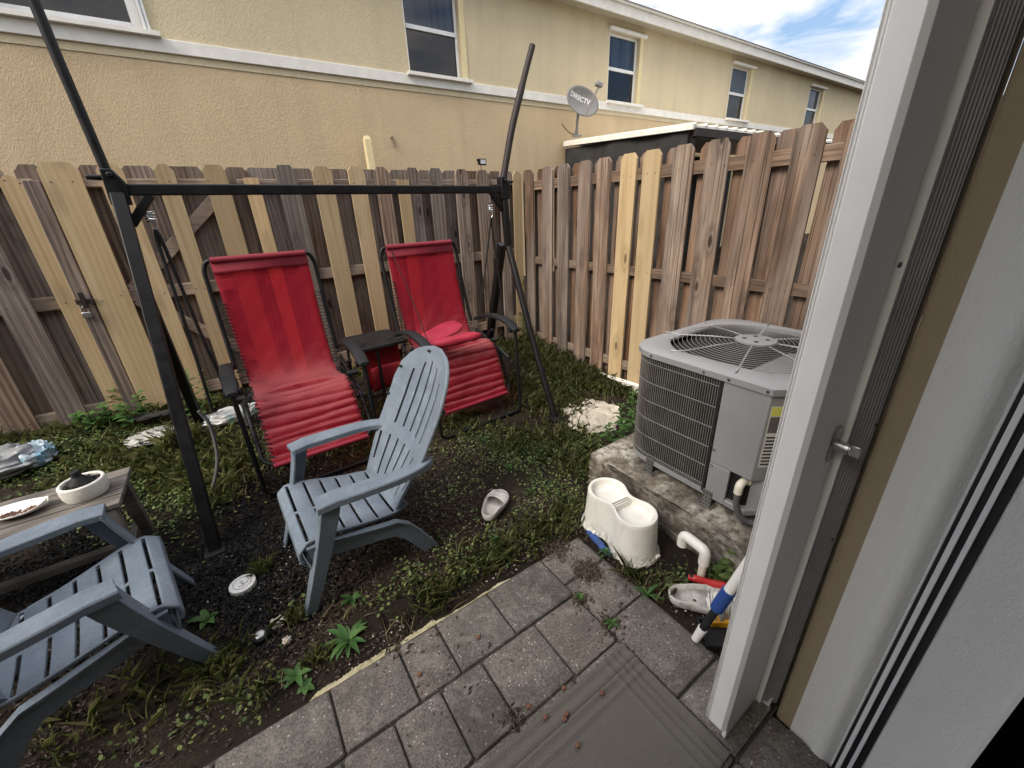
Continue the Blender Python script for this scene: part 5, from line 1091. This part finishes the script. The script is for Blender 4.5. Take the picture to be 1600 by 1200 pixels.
GB = [(300, 720, .26, 1.1), (250, 720, .2, .9), (360, 720, .22, .9), (340, 770, .16, .6), (230, 705, .2, .9), (180, 720, .25, .5), (900, 590, .22, 1.2), (860, 570, .25, 1.3), (830, 545, .3, 1.3), (940, 600, .2, 1.0), (820, 610, .25, .7), (870, 625, .25, .9),
      (880, 690, .2, .8), (900, 730, .14, .8), (800, 690, .2, .5), (770, 870, .10, .7), (720, 890, .10, .5), (665, 930, .10, .6), (845, 830, .13, .8), (890, 800, .12, .8), (960, 900, .09, .7), (1010, 915, .09, .6), (340, 1050, .12, .45), (260, 1040, .14, .22), (200, 1120, .14, .22), (120, 1150, .18, .15), (400, 1080, .08, .4),
      (720, 660, .2, .5), (620, 640, .25, .5), (480, 690, .2, .4), (560, 690, .2, .4)]
def strip_g(r): k = 3600; s = r.random(k); A = np.stack([-1.6+4.2*s, 3.5+r.normal(0, .07, k)], 1); B = np.stack([2.58+r.normal(0, .06, k), 1.5+2.1*s], 1); return np.concatenate([A, B[:2000]])
blades('grass', field(620, GB, 1, strip_g), .03, .115, .0042, M['grass'], 2, .75)
blades('dry_grass', field(90, GB+[(700, 900, .2, 1), (900, 860, .2, 1), (1000, 930, .12, 2), (560, 950, .2, 1)], 3), .02, .07, .003, M['straw'], 4, 1.4)
CB = [(150, 700, .4, 1.0), (80, 690, .3, 1.0), (200, 760, .25, .9), (280, 780, .25, .9), (260, 830, .15, .6), (350, 700, .25, 1.0), (750, 690, .28, .6), (820, 720, .25, .9), (865, 770, .18, 1.0), (710, 760, .2, .3), (910, 690, .2, 1.0), (640, 905, .10, .8), (700, 860, .1, .5), (1130, 890, .09, 1.4), (1060, 905, .09, .6), (950, 850, .07, .8),
      (560, 680, .3, .2), (600, 935, .1, .5), (720, 895, .10, .5), (770, 860, .10, .5), (860, 600, .3, .7), (480, 950, .1, .3), (370, 1090, .13, .35), (220, 1150, .2, .08), (850, 850, .1, .5), (790, 820, .2, .35), (30, 720, .25, 1), (640, 720, .2, .35), (1020, 900, .08, .5), (320, 760, .2, .9), (900, 810, .12, .8)]
leaves('ground_cover', field(680, CB, 5), .0, .035, .006, .021, M['clover'], 6)
def onz_(px, py, z=.02): r = ray(px, py); return np.array([0, 0, H])+(z-H)/r[2]*r
def litter():
    r = np.random.default_rng(8)
    blobs = [(350, 850, .28, 1.3), (200, 880, .32, 1.0), (450, 740, .26, .8), (400, 940, .18, .9), (540, 820, .26, .9), (60, 880, .3, .6), (330, 790, .18, .8), (300, 960, .22, .9), (620, 780, .2, .5), (180, 1000, .25, .7), (500, 900, .14, .8), (420, 1010, .12, .4)]
    P = field(2600, blobs, 9); n = len(P); z = GV(P[:, 0], P[:, 1])-.008+r.uniform(0, .012, n); c = np.stack([P[:, 0], P[:, 1], z], 1)
    s = r.uniform(.004, .012, (n, 1)); d1 = r.normal(0, 1, (n, 3)); d1[:, 2] *= .35; d1 /= np.linalg.norm(d1, axis=1)[:, None]; d2 = r.normal(0, 1, (n, 3)); d2 /= np.linalg.norm(d2, axis=1)[:, None]; d3 = np.cross(d1, d2)
    q = [c+d1*s*1.3, c-d1*s+d2*s*.5, c-d2*s*.5+d3*s*.4, c-d3*s*.45+d2*s*.2]
    V = np.concatenate([np.stack([q[i], q[j], q[k]], 1) for i, j, k in ((0, 1, 2), (0, 3, 1), (0, 2, 3), (1, 3, 2))]).reshape(-1, 3)
    tag(fast_mesh('mulch', V, 3, M['mulch']), None, None, None, 'stuff')
    P = field(900, [(640, 780, .5, 1.0), (420, 950, .4, .6), (850, 800, .35, 1), (560, 950, .25, 1), (300, 720, .4, .6), (700, 690, .4, .8), (200, 1080, .4, .5), (1000, 920, .15, 1.5), (880, 640, .3, .5)], 19); zp = GV(P[:, 0], P[:, 1])-.006
    for (px, py), rad_, k in (((918, 892), .030, 420), ((872, 858), .035, 300), ((905, 938), .02, 90), ((955, 975), .02, 120), ((800, 1125), .02, 60), ((620, 1010), .03, 60), ((700, 1060), .12, 60), ((980, 960), .1, 60)):
        Q = r.normal(0, rad_, (k, 2))+onz_(px, py)[:2]; P = np.concatenate([P, Q]); zp = np.concatenate([zp, np.full(k, .0185)])
    n = len(P); c = np.stack([P[:, 0], P[:, 1], zp+r.uniform(0, .006, n)], 1)
    s = r.uniform(.003, .010, (n, 1)); d1 = r.normal(0, 1, (n, 3)); d1[:, 2] *= .2; d1 /= np.linalg.norm(d1, axis=1)[:, None]; d2 = np.cross(d1, np.array([0, 0, 1.0])); up = np.array([0, 0, 1.0])
    q = [c+d1*s*1.5, c+d2*s*.45+up*s*.15, c-d1*s*1.3, c-d2*s*.45, c+up*s*.35]
    V = np.concatenate([np.stack([q[i], q[j], q[4]], 1) for i, j in ((0, 1), (1, 2), (2, 3), (3, 0))]).reshape(-1, 3)
    tag(fast_mesh('bark_litter', V, 3, M['bark']), None, None, None, 'stuff')
    blobs = [(700, 800, .5, 1), (400, 900, .4, 1), (560, 940, .2, 1.2), (1110, 985, .06, 25), (1060, 945, .05, 10), (850, 780, .3, 1), (620, 980, .12, 2), (330, 700, .4, .5)]
    P = field(34, blobs, 10); n = len(P); c = np.stack([P[:, 0], P[:, 1], GV(P[:, 0], P[:, 1])-.004+r.uniform(0, .004, n)], 1); s = r.uniform(.0018, .0055, (n, 1))
    ax = [np.array(v) for v in ((1, 0, 0), (-1, .2, 0), (0, .8, 0), (.1, -.9, 0), (0, 0, .7), (0, 0, -.6))]; q = [c+s*(a+r.normal(0, .25, (n, 3))) for a in ax]
    V = np.concatenate([np.stack([q[i], q[j], q[k]], 1) for i, j, k in ((0, 2, 4), (2, 1, 4), (1, 3, 4), (3, 0, 4), (2, 0, 5), (1, 2, 5), (3, 1, 5), (0, 3, 5))]).reshape(-1, 3)
    tag(fast_mesh('pebbles', V, 3, M['pebble']), None, None, None, 'stuff')
litter()
def weed(name, label, p, n, L_, w, rise, seed, group=None, stem=0, mat=None, droop=.55):
    """rosette (stem = 0) or leafy stem of lanceolate leaves as one mesh"""
    r = random.Random(seed); mb = MB()
    for i in range(n):
        a = i*2.399+r.uniform(-.3, .3); ln = L_*r.uniform(.65, 1.1); z0 = stem*(i+1)/n if stem else .004; e0 = rise*r.uniform(.6, 1.2); ln *= (1-.45*(i/n)) if stem else 1
        d = Vector((math.cos(a), math.sin(a), 0)); sd_ = Vector((-d.y, d.x, 0)); K = 7
        def fn(u, v):
            x = v*ln; z = z0+x*e0-droop*x*x/max(ln, .01)*(e0+.25); ww = w*math.sin(math.pi*min(1, .06+.94*v**.8))**.8*(1 if v < .97 else .3)*(1+.12*math.sin(v*22+i)); q = d*x+sd_*(u*ww/2)+Vector((0, 0, z+abs(u)*ww*.18)); return tuple(q)
        mb.grid(fn, [-1, 0, 1], list(np.linspace(0, 1, K)))
    if stem: mb.tube([(0, 0, -.01), (.004, .003, stem*.5), (0, 0, stem)], .0022, 5)
    o = mb.build(name, mat or M['weed'], sharp=0); o.location = (p[0], p[1], gz(p[0], p[1])-.008); o.rotation_euler = (0, 0, r.uniform(0, 6)); return tag(o, label, 'weed', group)
weed('rosette_weed', 'broad leaved green rosette weed growing at the pale mortar edge of the patio', gp(545, 1000), 15, .095, .022, .95, 1)
weed('rosette_weed', 'small dim two leaved weed at the bottom left corner of the patio edging', gp(465, 1055), 6, .06, .022, .8, 2)
weed('rosette_weed', 'small pale round leaved weed touching the patio edging', gp(478, 1072), 5, .035, .022, .5, 3)
weed('rosette_weed', 'leafy sprout between the lone chair leg and the patio', gp(552, 935), 7, .055, .020, .9, 4)
weed('rosette_weed', 'pale green sprout at the leg of the corner chair', gp(325, 968), 5, .065, .028, .9, 44)
for i, (px, py, st) in enumerate(((175, 665, .16), (150, 672, .13), (205, 668, .17), (232, 655, .20), (190, 650, .22), (130, 668, .11), (215, 640, .22))):
    weed('nettle', 'broad leaved dark green nettle growing against the gate', gp(px, py), 16, .085, .045, .35, 20+i, 'nettles against the gate', st)
for i, (px, py, st) in enumerate(((318, 650, .34), (305, 655, .28), (560, 560, .35), (628, 540, .40), (545, 560, .3), (335, 640, .3))):
    weed('tall_weed', ['tall thin weed behind the left recliner by the rear fence', 'tall thin weed rising between the two recliners'][2 <= i <= 4], gp(px, py), 16, .07, .024, .5, 40+i, 'tall weeds along the rear fence', st)
for i, (px, py, st) in enumerate(((805, 520, .36), (818, 530, .30), (795, 525, .42), (780, 520, .34), (828, 535, .25))):
    weed('tall_weed', 'tall bushy weed in the fence corner behind the swing leg', gp(px, py), 22, .11, .018, .9, 60+i, 'tall weeds in the fence corner', st)
for i, (px, py, st) in enumerate(((968, 668, .20), (985, 655, .24), (950, 690, .14), (985, 680, .2), (972, 690, .15))):
    weed('slab_weed', 'dark leafy weed growing beside the left end of the air conditioner slab', gp(px, py), 14, .075, .026, .7, 80+i, 'weeds beside the air conditioner slab', st)
for i, (px, py, st) in enumerate(((1125, 905, .10), (1140, 890, .12), (1135, 920, .08))):
    weed('slab_weed', 'dark round leaved weed growing between the white pipe and the shutter', gp(px, py), 12, .06, .036, .35, 90+i, 'weeds between the pipe and the shutter', st, M['clover'])
for i, (px, py) in enumerate(((805, 700), (819, 707), (850, 705), (875, 717), (830, 772), (795, 735), (760, 690), (905, 745), (770, 850), (935, 825), (946, 868))):
    weed('sprout', 'small yellow green weed sprout among the low weeds right of the blue chair', gp(px, py), 7, .045, .014, 1.2, 100+i, 'yellow green weed sprouts', .04)
def tuft(label, px, py, n, h, seed, R_=.02, group=None):
    p = gp(px, py); r = np.random.default_rng(seed); q = r.normal(0, R_, (n, 2)); c = np.array(p[:2]); o = blades('grass_tuft', q+c, h*.6, h, .0032, M['grass'], seed, .55, None)
    me = o.data; co = np.empty(len(me.vertices)*3, dtype=np.float32); me.vertices.foreach_get('co', co); co = co.reshape(-1, 3)-np.array([p[0], p[1], p[2]], dtype=np.float32); me.vertices.foreach_set('co', co.ravel()); o.location = p; tag(o, label, 'grass tuft', group)
tuft('round green grass tuft beside the white drain cap', 412, 888, 150, .085, 1)
tuft('thin grass tuft at the foot of the lone blue chair front leg', 460, 968, 80, .09, 2, .016)
tuft('grass tuft left of the broad leaved rosette weed', 497, 1028, 110, .075, 3)
tuft('grass tuft at the right end of the pale mortar edge', 690, 930, 110, .10, 4)
tuft('dense grass tuft between the sandal and the patio corner', 790, 850, 160, .08, 5, .03)
tuft('thin grass tuft under the front foot of the corner chair', 348, 1040, 110, .10, 6, .035)
tuft('long grass clump beside the swing leg and the white sack', 285, 695, 160, .20, 7, .05)
for k_, (px, py, n_, h_) in enumerate(((956, 976, 26, .035), (906, 934, 16, .025), (1012, 930, 40, .06))):
    p_ = onz_(px, py); o_ = weed('joint_weed', ['tiny weed in the paver joint near the doormat corner', 'tiny weed in the paver joint below the dirt patch', 'small weed tuft at the right edge of the patio pavers'][k_], p_, 8, h_, .009, 1.3, 300+k_); o_.location.z = .016
